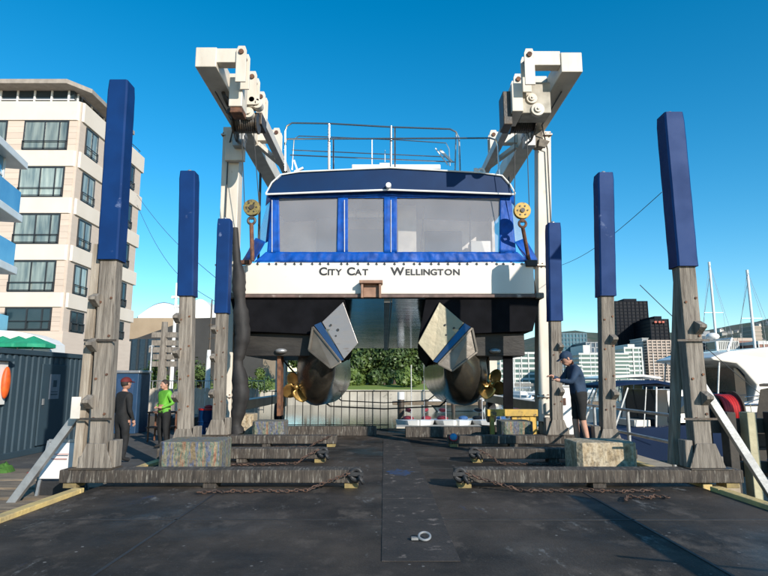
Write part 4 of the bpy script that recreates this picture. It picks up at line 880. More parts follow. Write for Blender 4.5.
g.tube([(-14, FY + .8, 1.42), (-5.6, FY + .8, 1.42)], .018, 5); g.tube([(-14, FY + .8, .1), (-5.6, FY + .8, .1)], .018, 5)
tag(stuff(g.build('wire_railing', M['galv'])), 'thin white railing showing above the pale paling fence', 'railing')
t = thing('planter_wall', 'low dark wall in the shade in front of the pale fence', 'wall', (-9, 21.3, -.3))
for k in range(9): g = G(); g.box(-12.8 + k * .86, -11.96 + k * .86, 21.1, 21.4, -.3, .12 + .03 * (k % 3)); g.build('wall_block', mat('dark_block', (.06, .055, .05), .9) if k == 0 else bpy.data.materials['dark_block'], t, bevel=.02)

# guard rail at the end of the deck
t = thing('deck_railing', 'thin black railing at the far end of the deck below the left hull', 'railing', (-1.5, 17.8, 0))
g = G(); g.tube([(-3.4, 17.8, 1.12), (.15, 17.8, 1.12)], .018, 6); g.build('top_rail', M['black'], t)
g = G(); g.tube([(-3.4, 17.8, .12), (.15, 17.8, .12)], .015, 6); g.build('bottom_rail', M['black'], t)
b_ = None
for i in range(16):
    if b_ is None: g = G(); g.cyl((0, 0, 0), (0, 0, 1.11), .012, 6); b_ = g.build('baluster', M['black'], t); b_.matrix_parent_inverse = Matrix.Identity(4); b_.location = (-1.9, 0, 0)
    else: c = b_.copy(); COL.objects.link(c); c.location = (-1.9 + i * .235, 0, 0)

# right walkway railing
t = thing('walkway_railing', 'galvanised tube railing beside the walkway on the right', 'railing', (4.7, 13, 0))
for y in (9.7, 11.4, 13.2, 15.1, 17.2):
    g = G(); g.cyl((4.72, y, -.01), (4.72, y, .90), .035, 12); g.build('post', M['galv'], t, smooth=True)
for z in (.88, .44): g = G(); g.tube([(4.72, 9.4, z), (4.72, 17.4, z)], .028, 10); g.build('rail', M['galv'], t, smooth=True)
# white cabinet behind the man
t = thing('power_pedestal', 'white service cabinet on the walkway behind the man', 'cabinet', (4.6, 14.6, 0))
g = G(); g.box(4.22, 4.62, 14.4, 14.7, -.01, 1.28); g.build('casing', M['white'], t, bevel=.015)
g = G(); g.box(4.30, 4.46, 14.38, 14.398, .85, 1.02); g.build('meter_window', M['rust'], t)
g = G(); g.box(4.2, 4.64, 14.37, 14.72, 1.285, 1.33); g.build('cap', M['galv'], t, bevel=.01)

# ------------------------------------------------------------ apartment building
def facade_win(bld, a, b, z0, z1, axis, plane, frame_m=M['darkframe'], glass=M['curtain'], mull=(.5,), out=.06, rail=True):
    "window recessed in a facade; axis 'x' faces -Y at Y=plane, axis 'y' faces +X at X=plane"
    def bx(g, u0, u1, d0, d1, w0, w1):
        if axis == 'x': g.box(u0, u1, plane + d0, plane + d1, w0, w1)
        else: g.box(plane - d1, plane - d0, u0, u1, w0, w1)
    f = G(); th = .09
    bx(f, a, b, -.09, -.003, z0, z0 + th); bx(f, a, b, -.09, -.003, z1 - th, z1); bx(f, a, a + th, -.09, -.003, z0 + th, z1 - th); bx(f, b - th, b, -.09, -.003, z0 + th, z1 - th)
    for m_ in mull: bx(f, a + (b - a) * m_ - .045, a + (b - a) * m_ + .045, -.09, -.003, z0 + th, z1 - th)
    if rail: bx(f, a, b, -.17, -.13, z0 + .62, z0 + .67); bx(f, a, b, -.17, -.13, z0 + .1, z0 + .14)
    if rail:
        for q in (0, .5, 1): bx(f, a + (b - a) * q * .97, a + (b - a) * q * .97 + .04, -.17, -.092, z0 + .1, z0 + .67)
    w_ = f.build('window', frame_m, bld)
    g = G(); bx(g, a + th, b - th, -.045, -.012, z0 + th, z1 - th); p = g.build('pane', glass, w_); p.matrix_parent_inverse = Matrix.Identity(4)
    return w_
ap = thing('apartment_building', 'cream apartment block with dark framed windows and a glass top floor', 'building', (-27, 42, 0))
XR, YF = -21.2, 38.0
def zat(py, Y=YF): return W(80, py, Y).z
bands = [(101, 120), (150, 166), (197, 213), (244, 260), (292, 307)]
zb_ = [(zat(b) , zat(a)) for a, b in bands]
g = G(); g.box(-46, XR - .12, YF + .12, 48.3, 0, zb_[0][1] - .05); g.build('core_wall', M['tanpanel'], ap)
for z0, z1 in zb_:
    g = G(); g.prism([(-46, YF, z0), (XR - .35, YF, z0), (XR, YF + .35, z0), (XR, 48.6, z0), (-46, 48.6, z0)], (0, 0, z1 - z0)); g.build('floor_band', M['cream'], ap, bevel=.03)
rows = [(120, 150), (166, 197), (213, 244), (260, 292), (307, 331)]
for ri, (a, b) in enumerate(rows):
    z1, z0 = zat(a) - .02, zat(b) + .02
    gl = M['curtain'] if ri < 4 else M['glass']
    for x0, x1 in ((-25.2, -22.1), (-29.6, -26.4), (-34, -31)): facade_win(ap, x0, x1, z0, z1, 'x', YF + .12, glass=gl, mull=(.47, .8))
    for y0, y1 in ((38.9, 40.6), (42.3, 43.7), (45.6, 46.9)): facade_win(ap, y0, y1, z0, z1 - .1, 'y', XR - .12, glass=gl if y0 < 40 else M['glass'], mull=(.5,))
    # facing panels between the windows, with joints
    for x0, x1 in ((-26.38, -25.22), (-22.08, -21.5)):
        n = 5; hh = (z1 - z0) / n
        for k in range(n): g = G(); g.box(x0, x1, YF + .085, YF + .118, z0 + k * hh + .006, z0 + (k + 1) * hh - .006); g.build('facing_panel', M['tanpanel'], ap)
g = G(); g.box(-46, XR - .02, YF + .05, 48.4, 0, zat(331)); g.build('ground_floor_wall', M['cream2'] if 0 else M['tanpanel'], ap)
for y in (41.0, 44.5): facade_win(ap, y, y + 1.2, 2.0, 3.6, 'y', XR - .02, glass=M['glass'])
# glass top floor set back, with its wide roof
zt_ = zb_[0][1]
g = G(); g.box(-46, -22.8, YF + 1.6, 46.5, zt_ - .06, zt_ + 1.6); g.build('penthouse_glass', M['glass'], ap)
for k in range(14): g = G(); g.box(-23.2 - k * 1.25, -23.08 - k * 1.25, YF + 1.5, YF + 1.59, zt_, zt_ + 1.6); g.build('penthouse_mullion', M['white'], ap)
for k in range(4): g = G(); g.box(-22.79, -22.7, YF + 2 + k * 2.0, YF + 2.12 + k * 2.0, zt_, zt_ + 1.6); g.build('penthouse_mullion', M['white'], ap)
g = G(); g.box(-46, -22.7, YF + 1.49, YF + 1.55, zt_ + .85, zt_ + .92); g.build('penthouse_transom', M['white'], ap)
g = G(); g.prism([(-46, YF + .5, zt_ + 1.62), (-22.8, YF + .5, zt_ + 1.62), (-21.7, YF + 2, zt_ + 1.62), (-21.7, 47.4, zt_ + 1.62), (-46, 47.4, zt_ + 1.62)], (0, 0, .35)); g.build('roof', mat('roof_taupe', (.36, .31, .26), .7), ap, bevel=.03)
g = G(); g.tube([(-21.5, YF + .4, zt_ + .5), (-21.5, 48.3, zt_ + .5)], .03, 6)
for k in range(9): g.cyl((-21.5, YF + .4 + k * 1.2, zt_), (-21.5, YF + .4 + k * 1.2, zt_ + .5), .02, 6)
g.build('parapet_rail', M['darkframe'], ap)

# glass fronted building at the left edge
gb = thing('glass_building', 'white building with blue glass bays at the left edge of the picture', 'building', (-17, 24, 0))
D = Vector((-math.sin(R(13)), math.cos(R(13)), 0)); NQ = Vector((math.cos(R(13)), math.sin(R(13)), 0))
Pn = W(28, 168, 26.5); C0 = Vector((Pn.x, Pn.y, 0))      # far corner of the roof slab
def qd(g, a0, a1, o0, o1, z0, z1):     # a along the face towards us, o outward
    p = lambda a, o, z: C0 - D * a + NQ * o + Vector((0, 0, z)); g.hexa([p(a0, o0, z0), p(a1, o0, z0), p(a1, o1, z0), p(a0, o1, z0)], [p(a0, o0, z1), p(a1, o0, z1), p(a1, o1, z1), p(a0, o1, z1)])
zr_ = Pn.z
lv = [(zr_ - .1, 'roof_slab'), (W(23, 223, 26.5).z, 'balcony_slab'), (W(17, 275, 26.5).z, 'balcony_slab')]
for z, nm in lv: g = G(); qd(g, -.0, 14, -6, 0, z, z + .35); g.build(nm, M['white'], gb, bevel=.03)
tops = [lv[0][0], lv[1][0], lv[2][0]]; bots = [lv[1][0] + .35, lv[2][0] + .35, 3.3]
for z1, z0 in zip(tops, bots):
    g = G(); qd(g, 1.4, 14, -5, -.5, z0, z1); g.build('glass_wall', M['blueglass'], gb)
    for k in range(10): g = G(); qd(g, 1.35 + k * 1.2, 1.45 + k * 1.2, -.55, -.44, z0, z1); g.build('mullion', M['white'], gb)
    g = G(); qd(g, 1.35, 14, -.54, -.46, z1 - .85, z1 - .75); g.build('transom', M['white'], gb)
    g = G(); qd(g, .3, 9, -.10, -.07, z0 + .02, z0 + 1.05); g.build('balustrade_glass', M['blueglass'], gb)
g = G(); qd(g, -3, 14, -6, -.2, -.3, 3.2); g.build('base_wall', M['white'], gb, bevel=.03)
a = W(0, 325, 24); g = G(); g.prism([W(-4, 330, 25), W(14, 331, 25), W(30, 334, 25), W(44, 339, 25), W(50, 344, 25), W(50, 352, 25), W(-4, 352, 25)], (0, 1.2, 0)); tag(g.build('terrace_wall', M['white'], bevel=.02), 'white curved terrace wall behind the green umbrellas', 'wall')

# green umbrellas
def umbrella(x, y, z, label):
    t = thing('green_umbrella', label, 'umbrella', (x, y, -.3), 'green terrace umbrellas'); g = G()
    n = 8; vs = [(x, y, z + .36)] + [(x + .85 * math.cos(2 * math.pi * k / n + .3), y + .85 * math.sin(2 * math.pi * k / n + .3), z) for k in range(n)]
    vs += [(a_, b_, z - .14) for a_, b_, _ in vs[1:]]
    g.add(vs, [(0, 1 + k, 1 + (k + 1) % n) for k in range(n)] + [(1 + k, n + 1 + k, n + 1 + (k + 1) % n, 1 + (k + 1) % n) for k in range(n)]); o = g.build('canopy', M['green'], t, fix=False)
    g = G(); g.cyl((x, y, -.3), (x, y, z + .34), .03, 8); g.build('pole', M['galv'], t)
for px, lb in ((2, 'green terrace umbrella at the far left, over the container'), (18, 'middle green terrace umbrella above the container'), (33, 'green terrace umbrella nearest the apartment block')):
    p = W(px, 345, 24); umbrella(p.x, p.y, p.z + .02, lb)

# ------------------------------------------------------------ museum, poles
mu = thing('museum_building', 'low tan and dark building with pale curved roofs behind the fence', 'building', (-35, 95, 0))
g = G(); a = W(120, 318, 95); b = W(262, 316, 95); g.box(a.x - 12, b.x, 95, 120, 0, a.z); g.build('tan_wall', mat('sandstone', (.36, .27, .18), .85, c2=(.31, .23, .15), scale=.4), mu)
g = G(); g.prism([W(110, 344, 94), W(137, 338, 94), W(192, 318.5, 94), W(262, 315.5, 94), W(262, 388, 94), W(110, 388, 94)], (0, .8, 0)); g.build('dark_front', mat('dark_front_tone', (.045, .043, .042), .8, scale=.5), mu)  # dark sheet with a slanted top in front of the tan wall
g = G(); g.prism([W(120, 339, 93), W(166, 339, 93), W(166, 370, 93), W(120, 370, 93)], (0, .9, 0)); g.build('glazing', mat('dim_blue_glazing', (.015, .035, .06), .2), mu)
for k in range(6): g = G(); q = W(122 + k * 8, 339, 92.9); g.box(q.x, q.x + .3, 92.8, 92.98, W(0, 370, 93).z, q.z); g.build('mullion', M['darkframe'], mu)
def vault(x0, x1, yb, yt, Y, d, m, nm):
    g = G(); p = [W(x0, yb, Y)]; 
    for k in range(11): t_ = k / 10; p.append(W(x0 + (x1 - x0) * t_, yb - 4 - (yb - 4 - yt) * math.sin(math.pi * t_), Y))
    p.append(W(x1, yb, Y)); g.prism(p, (0, d, 0)); return g.build(nm, m, mu)
vault(138, 190, 320, 303, 100, 14, M['white'], 'roof_vault'); vault(184, 216, 319, 299, 104, 14, M['white'], 'roof_vault')
vault(137, 191, 321, 302.2, 101, 13, mat('lead_blue', (.10, .17, .24), .5), 'roof_capping')
def pole(px, y0, y1, Y, r, label, arms=(), name='lamp_post', m=M['galv']):
    a = W(px, y1, Y); b = W(px + (y1 - y0) * .0, y0, Y); a = Vector((b.x, Y, -.1))
    t = thing(name, label, 'lamp post', (b.x, Y, -.1)); g = G(); g.tube([a, b], r, 8, rs=[r * 1.2, r * .7]); g.build('mast', m, t, smooth=True)
    for z, L in arms:
        c = W(px, z, Y); g = G(); g.bar(c + Vector((-L, 0, 0)), c + Vector((L, 0, 0)), r * 1.2); g.box(c.x - L, c.x - L * .5, Y - .15, Y + .15, c.z - .12, c.z); g.build('arm', m, t)
pole(177, 283, 388, 45, .14, 'tall pale lamp post with a crossed head behind the fence', ((297, .4), (306, .2)), m=M['white'])
pole(152, 345, 388, 40, .08, 'short grey lamp post left of the branched mast', ((346, .15),))
pole(165, 322, 388, 42, .32, 'branched timber mast with many short cross arms', ((335, .9), (343, .9), (350, 1.1), (357, .8), (364, .9)), 'branched_mast', M['wood'])
pole(209, 350, 400, 30, .14, 'stout pale post beside the shaded boat stand', (), 'pale_post', M['white'])
pole(212, 300, 388, 55, .10, 'dark mast with ladder like arms beside the shaded stand', ((325, .3), (338, .3), (352, .3), (364, .3)), 'ladder_mast', M['dark_steel'])

# ------------------------------------------------------------ trees
def tree(x, y, z0, h, wd, n, label, leaf, size, group, seed, trunkh=.35, lobes=7):
    rnd = random.Random(seed); t = thing('tree', label, 'tree', (x, y, z0), group); g = G()
    th = h * trunkh; g.tube([(x, y, z0 - .2), (x + .1, y, z0 + th * .6), (x + .05, y, z0 + th * 1.6)], .1, 8, rs=[h * .035, h * .026, h * .012])
    L = []
    for k in range(lobes):
        a = rnd.random() * 6.28; rr = rnd.random() ** .6 * wd * .36; zz = z0 + h * (.30 + .54 * rnd.random()); c = Vector((x + rr * math.cos(a), y + rr * math.sin(a) * .8, zz)); L.append((c, wd * rnd.uniform(.13, .25)))
        g.tube([(x, y, z0 + th * rnd.uniform(.5, 1)), c], .05, 5, rs=[h * .014, h * .004])
    g.build('trunk', M['bark'], t, smooth=True); g = G()
    for i in range(n):
        c, r = rnd.choice(L); d = Vector((rnd.gauss(0, 1), rnd.gauss(0, 1), rnd.gauss(0, 1))).normalized(); p = c + d * r * rnd.uniform(.55, 1.08); p.z = max(p.z, z0 + h * .06 * (1 + rnd.random()))
        q = (d + Vector((rnd.uniform(-.7, .7), rnd.uniform(-.7, .7), rnd.uniform(-.4, .8)))).normalized(); u = q.orthogonal().normalized(); v = q.cross(u); s = size * rnd.uniform(.6, 1.35); an = rnd.random() * 6
        u2 = u * math.cos(an) + v * math.sin(an); v2 = q.cross(u2)
        g.add([p - u2 * s, p + v2 * s * .6, p + u2 * s, p - v2 * s * .6], [(0, 1, 2, 3)])
    g.build('crown', leaf, t, fix=False); return t
rnd = random.Random(11)
dsc = ['broad bright green tree on the lawn, behind the left stern plate', 'dark rounded tree on the lawn left of the tunnel gap', 'tall leafy tree in the middle of the tunnel gap', 'dark green tree on the lawn right of the middle of the gap', 'spreading tree on the lawn near the right keel', 'low tree on the lawn at the right end of the row', 'bushy tree on the lawn partly hidden by the left keel', 'dark tree on the lawn farthest to the left of the row',
       'low bright shrub at the foot of the trees, left part of the gap', 'low olive shrub at the foot of the trees, middle of the gap', 'low dark shrub at the foot of the trees, right part of the gap', 'second row tree filling the gap above the low olive shrub']
xs = [348, 364, 384, 402, 422, 446, 330, 306, 358, 384, 408, 394]
for i, px in enumerate(xs):
    low = 8 <= i < 11
    Y = (86 if low else 92) + rnd.uniform(-2, 5); p = W(px, 385, Y); h = [7.2, 6.6, 8.0, 7.4, 7.0, 6, 6.4, 7, 2.6, 3, 2.6, 8.5][i]
    tree(p.x, Y, .6, h, (h * 1.45 if not low else 5), 5500 if not low else 2500, dsc[i], M['leaf'] if i % 2 == 0 else M['leaf2'], .27, 'trees on the far lawn', i, .15, 11 if not low else 6)
for i, (px, h, w_) in enumerate([(150, 3.2, 3.6), (159, 3.6, 3.2), (200, 4.2, 4.4), (186, 2.8, 3.0), (144, 2.6, 2.8), (247, 3.2, 3.6)]):
    p = W(px, 385, 52); tree(p.x, 50 + i, -.05, h, w_, 1800, ['rounded shrub tree behind the fence beside the apartment block', 'shrub tree behind the branched mast', 'larger dark shrub tree right of the tall lamp post', 'small shrub tree hidden behind the second left stand', 'small shrub tree at the apartment corner', 'shrub tree glimpsed behind the knotted sleeve'][i], M['leaf'] if i % 2 else M['leaf2'], .12, 'shrubs behind the fence', 40 + i, .2, 6)

# sea wall, far jetty
g = G(); sw = thing('sea_wall', 'pale concrete sea wall across the harbour below the lawn', 'wall', (20, 78, -1.8))
for k in range(12): g = G(); g.box(-17 + k * 2.5, -14.53 + k * 2.5, 77.6, 78.4, -2.2, .05 + .0 * k); g.build('wall_panel', M['concrete'], sw, bevel=.03)
g = G(); g.box(-17, 13, 77.4, 78.5, .06, .2); g.build('coping', M['concrete'], sw)
t = thing('far_jetty', 'low dark jetty running in front of the far sea wall', 'jetty', (6, 62, -1.8))
g = G(); g.box(.9, 26, 61, 63, -1.1, -.75); g.build('jetty_deck', M['sleeper'], t)
for k in range(9): g = G(); g.cyl((1.6 + k * 2.8, 61, -2.6), (1.6 + k * 2.8, 61, -.5), .2, 8); g.build('pile', M['dark_steel'], t)
g = G(); q = W(401, 392, 40); g.cyl((q.x, 40, -2.5), (q.x, 40, q.z - .5), .22, 12); g.cyl((q.x, 40, q.z - .5), (q.x, 40, q.z), .24, 12, mi=1); tag(g.build('mooring_pile', [M['dark_steel'], M['white']], smooth=True), 'dark mooring pile with a white cap below the tunnel gap', 'pile')
# pontoon with small dinghies
g = G(); g.box(W(395, 420, 40).x, 20, 36.0, 37.6, -1.7, -1.35); tag(g.build('pontoon', M['concrete'], bevel=.03), 'pale pontoon carrying a row of small sailing boats', 'pontoon')
def dinghy(x, y, z, L, wdt, label, cover, mast=True, rz=0, hm=M['white']):
    t = thing('sailing_dinghy', label, 'dinghy', (x, y, z), 'small sailing boats on the pontoon'); n = 9; vs = []
    for i in range(n):
        f = i / (n - 1); hw = wdt / 2 * (math.sin(math.pi * (.22 + .78 * (1 - f))) ** .7 if f > .3 else .86) if f < 1 else .01; hw = max(hw, .01) if f < 1 else .01
        yy = (f - .5) * L; vs += [(-hw, yy, .55 + .15 * f), (-hw * .75, yy, .12), (0, yy, .0 + .1 * f), (hw * .75, yy, .12), (hw, yy, .55 + .15 * f), (0, yy, .60 + .15 * f)]
    g = G(); fs = [(i * 6 + k, i * 6 + (k + 1) % 6, (i + 1) * 6 + (k + 1) % 6, (i + 1) * 6 + k) for i in range(n - 1) for k in range(6)] + [tuple(range(6)), tuple(range((n - 1) * 6, n * 6))]
    g.add(vs, fs); o = g.build('hull', hm, t, smooth=True); o.matrix_parent_inverse = Matrix.Identity(4)
    g = G(); g.ball((0, -L * .12, .72), .4, 12, 8, (.8, 1.8, .38)); o = g.build('cover', cover, t, smooth=True); o.matrix_parent_inverse = Matrix.Identity(4)
    if mast:
        g = G(); g.tube([(0, .3, .5), (0, .3, 4.2)], .035, 6); g.tube([(0, .3, 1.1), (0, -1.2, 1.15)], .03, 6); o = g.build('mast', M['galv'], t); o.matrix_parent_inverse = Matrix.Identity(4)
        g = G(); g.ball((0, -.4, 1.25), .2, 10, 6, (.6, 3.4, .6)); o = g.build('furled_sail', cover, t, smooth=True); o.matrix_parent_inverse = Matrix.Identity(4)
    t.rotation_euler = (0, 0, rz); return t
crimson = mat('crimson_cover', (.30, .03, .04), .7, scale=5); bluec = mat('blue_cover', (.05, .13, .30), .7, scale=5)
for i, (px, cv, m_) in enumerate([(410, crimson, 1), (425, crimson, 1), (444, crimson, 1), (462, bluec, 0), (480, M['charcoal'], 1), (500, bluec, 1), (518, crimson, 1)]):
    p = W(px, 420, 39); dinghy(p.x, 38.7, -1.75, 3.4, 1.25, ['white dinghy with a crimson cover, leftmost beside the white capped pile', 'white dinghy with a crimson cover, second from the white capped pile', 'white dinghy with a crimson cover, below the right keel', 'white dinghy with a blue cover and no mast, below the right keel', 'white dinghy with a dark cover left of the mossy block', 'white dinghy with a blue cover behind the right rudder', 'white dinghy with a crimson cover near the right lift leg'][i], cv, bool(m_), R(180 + 14 * (-1) ** i))

# ------------------------------------------------------------ far city and hills
def hill_strip(name, prof, Y, D, m, seed):
    g = G(); n = 90; P = []
    for i in range(n + 1):
        t = i / n; px = prof[0][0] + (prof[-1][0] - prof[0][0]) * t
        for (a, ya), (b, yb) in zip(prof[:-1], prof[1:]):
            if a <= px <= b: py = ya + (yb - ya) * (px - a) / (b - a)
        top = W(px, py, Y + D).z
        row = []
        for j in range(7):
            v = j / 6; y = Y + D * v; x = (px - 384) / FOC * (y * CP + 10) ; z = -1 + (top + 1) * (v ** .75) * (1 + .0 * v) + (noise.noise((x * .01, y * .01, seed)) * 18 + noise.noise((x * .05, y * .03, seed)) * 6) * (v if v < 1 else .35)
            row.append((x, y, z))
        P += row
    for i in range(n):      # back skirt
        pass
    g.add(P, [(i * 7 + j, (i + 1) * 7 + j, (i + 1) * 7 + j + 1, i * 7 + j + 1) for i in range(n) for j in range(6)]); o = g.build(name, m, smooth=True, fix=False); return structure(o), P
hl, HP = hill_strip('hills', [(100, 375), (300, 372), (500, 345), (545, 335), (575, 330), (600, 333), (640, 330), (680, 333), (700, 331), (720, 329), (745, 324), (775, 317), (900, 305), (1200, 290)], 900, 700, M['hill'], 3)
# houses on the hill
hroof = [mat('roof_grey', (.20, .19, .19), .8), mat('roof_red', (.30, .10, .07), .8)]; hw_ = mat('house_wall', (.62, .58, .52), .8, piece=.25)
def house(x, y, z, lb):
    t = thing('hill_house', lb, 'house', (x, y, z), 'houses scattered on the far hillside'); g = G(); g.box(-5, 5, -4, 4, -4, 5); o = g.build('wall', hw_, t); o.matrix_parent_inverse = Matrix.Identity(4)
    g = G(); g.prism([(-5.6, -4.6, 5), (5.6, -4.6, 5), (0, -4.6, 8.5)], (0, 9.2, 0)); o = g.build('roof', hroof[0], t); o.matrix_parent_inverse = Matrix.Identity(4); return t
rnd = random.Random(21); first = None
for k in range(70):
    i = rnd.randrange(46, 76); j = rnd.randrange(2, 6); q = HP[i * 7 + j]
    if first is None: first = house(q[0], q[1], q[2], 'small pale house with a grey gable roof on the far hillside')
    else:
        h_ = dup(first, (q[0] + rnd.uniform(-9, 9), q[1], q[2] + 1), 'small pale house with a grey gable roof on the far hillside', rz=rnd.uniform(-.8, .8), sc3=(rnd.uniform(.6, 1.3),) * 3)

def tower(px0, px1, py0, Y, D, label, wall, band, nf, name='office_building', cols=0, colm=None, bandh=.4, roof=None, zbase=-.6, py1=None, proud=.35):
    a = W(px0, py0, Y); b = W(px1, py0, Y); t = thing(name, label, 'building', ((a.x + b.x) / 2, Y, zbase))
    g = G(); g.box(a.x, b.x, Y, Y + D, zbase, a.z); g.build('glass_wall', wall, t)
    H = a.z - zbase; fh = H / nf; bs = None
    for k in range(nf):
        if bs is None: g = G(); g.box(a.x - proud, b.x + proud, Y - proud, Y + D + proud, zbase + fh * .6 + fh * (.4 - bandh), zbase + fh); bs = g.build('floor_band', band, t)
        else: c = bs.copy(); COL.objects.link(c); c.location = (0, 0, k * fh); 
    for k in range(cols + 1 if cols else 0):
        x = a.x + (b.x - a.x) * k / cols; g = G(); g.box(x - .4, x + .4, Y - proud - .25, Y - .01, zbase, a.z - .2); g.build('column', colm or band, t)
    if roof: g = G(); q = W((px0 + px1) / 2, roof, Y); g.box(a.x * .7 + b.x * .3, a.x * .3 + b.x * .7, Y + 2, Y + D - 2, a.z + .01, q.z); g.build('roof_plant', band, t)
    return t
cwhite = mat('office_white', (.66, .65, .60), .7); cgreen = mat('green_tint_glass', (.10, .17, .15), .25); cblue = mat('teal_curtain_wall', (.035, .12, .17), .2, c2=(.06, .17, .22), scale=.05, stretch=(1, 1, 4)); cband = mat('teal_band', (.05, .13, .17), .5)
cblack = mat('black_glass', (.003, .005, .010), .5, spec=.15); cblackb = mat('black_band', (.005, .008, .014), .7, spec=.15); cpink = mat('pinkish_precast', (.50, .40, .33), .8); cdark = mat('dark_strip_window', (.05, .045, .045), .3)
cgrey = mat('grey_office', (.30, .31, .32), .7); cpale = mat('pale_blue_office', (.42, .48, .52), .6)
tower(556, 586, 333, 460, 60, 'wide teal glass office block behind the capped man', cblue, cband, 12, cols=9, colm=cband)
tower(586, 604, 342, 430, 40, 'grey blue office block right of the teal glass block', mat('steel_glass', (.05, .09, .13), .25), cgrey, 8, cols=4, colm=cgrey, bandh=.2)
tower(579, 597, 353, 380, 30, 'stepped white office block with green windows behind the capped man', cgreen, cwhite, 7, roof=345)
tower(566, 582, 365, 372, 26, 'lower white wing beside the stepped white office block', cgreen, cwhite, 5)
tower(613, 628, 353, 382, 30, 'white office block with green strip windows left of the pair before the black tower', cgreen, cwhite, 8)
tower(624, 641, 347, 384, 28, 'stepped white office block right of the pair before the black tower', cgreen, cwhite, 8, roof=344, cols=2)
tower(615, 647, 301, 640, 50, 'tall black glass tower, the tallest on the skyline', cblack, cblackb, 24, 'black_tower', cols=8, colm=cblackb, roof=298.5, bandh=.25)
bt = tower(650, 668, 319, 600, 40, 'dark tower with a red rooftop sign behind the tan tower', cblack, cblackb, 18, 'dark_tower', cols=4, colm=cblackb, bandh=.25, roof=316)
g = G(); a = W(654, 322, 596)
for x in (655.5, 659.5, 663): q = W(x, 322, 598); g.box(q.x - 1.2, q.x + 1.2, 597.4, 598.2, q.z - 1, q.z + 1)
g.build('rooftop_sign', mat('sign_red', (.45, .07, .03), .5), bt)
tt = tower(647, 670, 340, 400, 26, 'tan grid tower with strong white floor bands', cdark, cpink, 15, 'tan_tower', cols=5, colm=cpink, bandh=.45)
tower(642, 648, 338, 405, 20, 'narrow pale slab beside the tan grid tower', cgrey, cwhite, 16, bandh=.15)
tower(670, 688, 352, 470, 30, 'dark grey office block right of the tan tower', cdark, cgrey, 9)
tower(596, 614, 362, 420, 20, 'low pale office block behind the second right stand', cgreen, cpale, 6)
tower(700, 716, 334, 520, 30, 'blue grey office block left of the white roofed hall', mat('slate_glass', (.04, .07, .11), .2), cgrey, 9, roof=331)
tower(716, 738, 341, 500, 30, 'pale office with vertical fins behind the flybridge', cdark, cwhite, 5, cols=12, colm=cwhite, bandh=.1)
tower(733, 752, 338, 560, 30, 'brick red low office block under the hill', mat('brickish', (.26, .13, .10), .8), cpink, 6)
tower(752, 761, 326, 640, 20, 'slim tan apartment tower at the foot of the hill', mat('tan_flat', (.34, .29, .23), .8), cpink, 14, bandh=.2)
tower(758, 800, 341, 480, 40, 'brick building at the right edge below the hill', mat('brickish2', (.30, .15, .11), .8), cwhite, 5, cols=8)
tower(728, 800, 353, 460, 30, 'long pale green roofed shed at the right edge', mat('shed_green', (.38, .46, .42), .6), cwhite, 2)
tower(500, 556, 352, 440, 30, 'white waterfront office block hidden behind the right lift leg', cgreen, cwhite, 6, cols=8)
for i, (x0, x1, yy) in enumerate([(604, 640, 386), (640, 676, 384), (676, 700, 380), (560, 604, 386), (450, 530, 382)]):
    tower(x0, x1, yy, 396 + i, 8, 'low waterfront shed along the far shore, number of bays %s' % ['few', 'many', 'one', 'several', 'long row'][i], cgrey if i % 2 else cpale, cwhite, 2, 'waterfront_shed', cols=6 + i)
# forest of tiny distant masts along the far marina
rnd = random.Random(8); hull_m = mat('far_hull', (.7, .7, .68), .5)
def far_yacht(x, y, lb):
    t = thing('moored_yacht', lb, 'yacht', (x, y, -1.8), 'yachts moored in the far marina'); g = G()
    g.hexa([(-.9, -2.5, 0), (.9, -2.5, 0), (.5, 3, 0), (-.5, 3, 0)], [(-1.3, -3, 1.1), (1.3, -3, 1.1), (.1, 4.2, 1.3), (-.1, 4.2, 1.3)]); o = g.build('hull', hull_m, t, bevel=.1); o.matrix_parent_inverse = Matrix.Identity(4)
    g = G(); g.hexa([(-.8, -1.5, 1.1), (.8, -1.5, 1.1), (.5, 1.8, 1.1), (-.5, 1.8, 1.1)], [(-.6, -1.2, 1.6), (.6, -1.2, 1.6), (.3, 1.2, 1.6), (-.3, 1.2, 1.6)]); o = g.build('coachroof', M['white'], t, bevel=.05); o.matrix_parent_inverse = Matrix.Identity(4)
    g = G(); g.tube([(0, .4, 1.2), (0, .4, 11)], .07, 5); g.tube([(0, .4, 2), (0, -2.6, 2.1)], .09, 5); o = g.build('mast', M['white'], t); o.matrix_parent_inverse = Matrix.Identity(4); return t
fy = None
for k in range(34):
    Y = rnd.uniform(110, 230); px = rnd.uniform(556, 790) if k > 9 else rnd.uniform(445, 545); Y = Y if k > 9 else rnd.uniform(60, 110); x = (px - 384) / FOC * Y
    if fy is None: fy = far_yacht(x, Y, 'small white yacht with a bare mast in the far marina')
    else: dup(fy, (x, Y, -1.8), 'small white yacht with a bare mast in the far marina', rz=rnd.uniform(-2, 2), sc3=(rnd.uniform(.7, 1.1),) * 3)

# ------------------------------------------------------------ launches moored on the right
def loft(g, secs, mi=0):
    n = len(secs[0]); vs = [p for s in secs for p in s]
    g.add(vs, [(i * n + k, i * n + (k + 1) % n, (i + 1) * n + (k + 1) % n, (i + 1) * n + k) for i in range(len(secs) - 1) for k in range(n)] + [tuple(range(n)), tuple(range((len(secs) - 1) * n, len(secs) * n))], mi); return g
def place(t, x, y, z, rz): t.location = (x, y, z); t.rotation_euler = (0, 0, rz)
def L_(g, nm, m, t, **k): o = g.build(nm, m, t, **k); o.matrix_parent_inverse = Matrix.Identity(4); return o
navyhull = mat('navy_hull', (.008, .020, .055), .6, c2=(.006, .015, .04), spec=.08, scale=.6); tint = mat('tinted_screen', (.02, .03, .045), .08, .2)
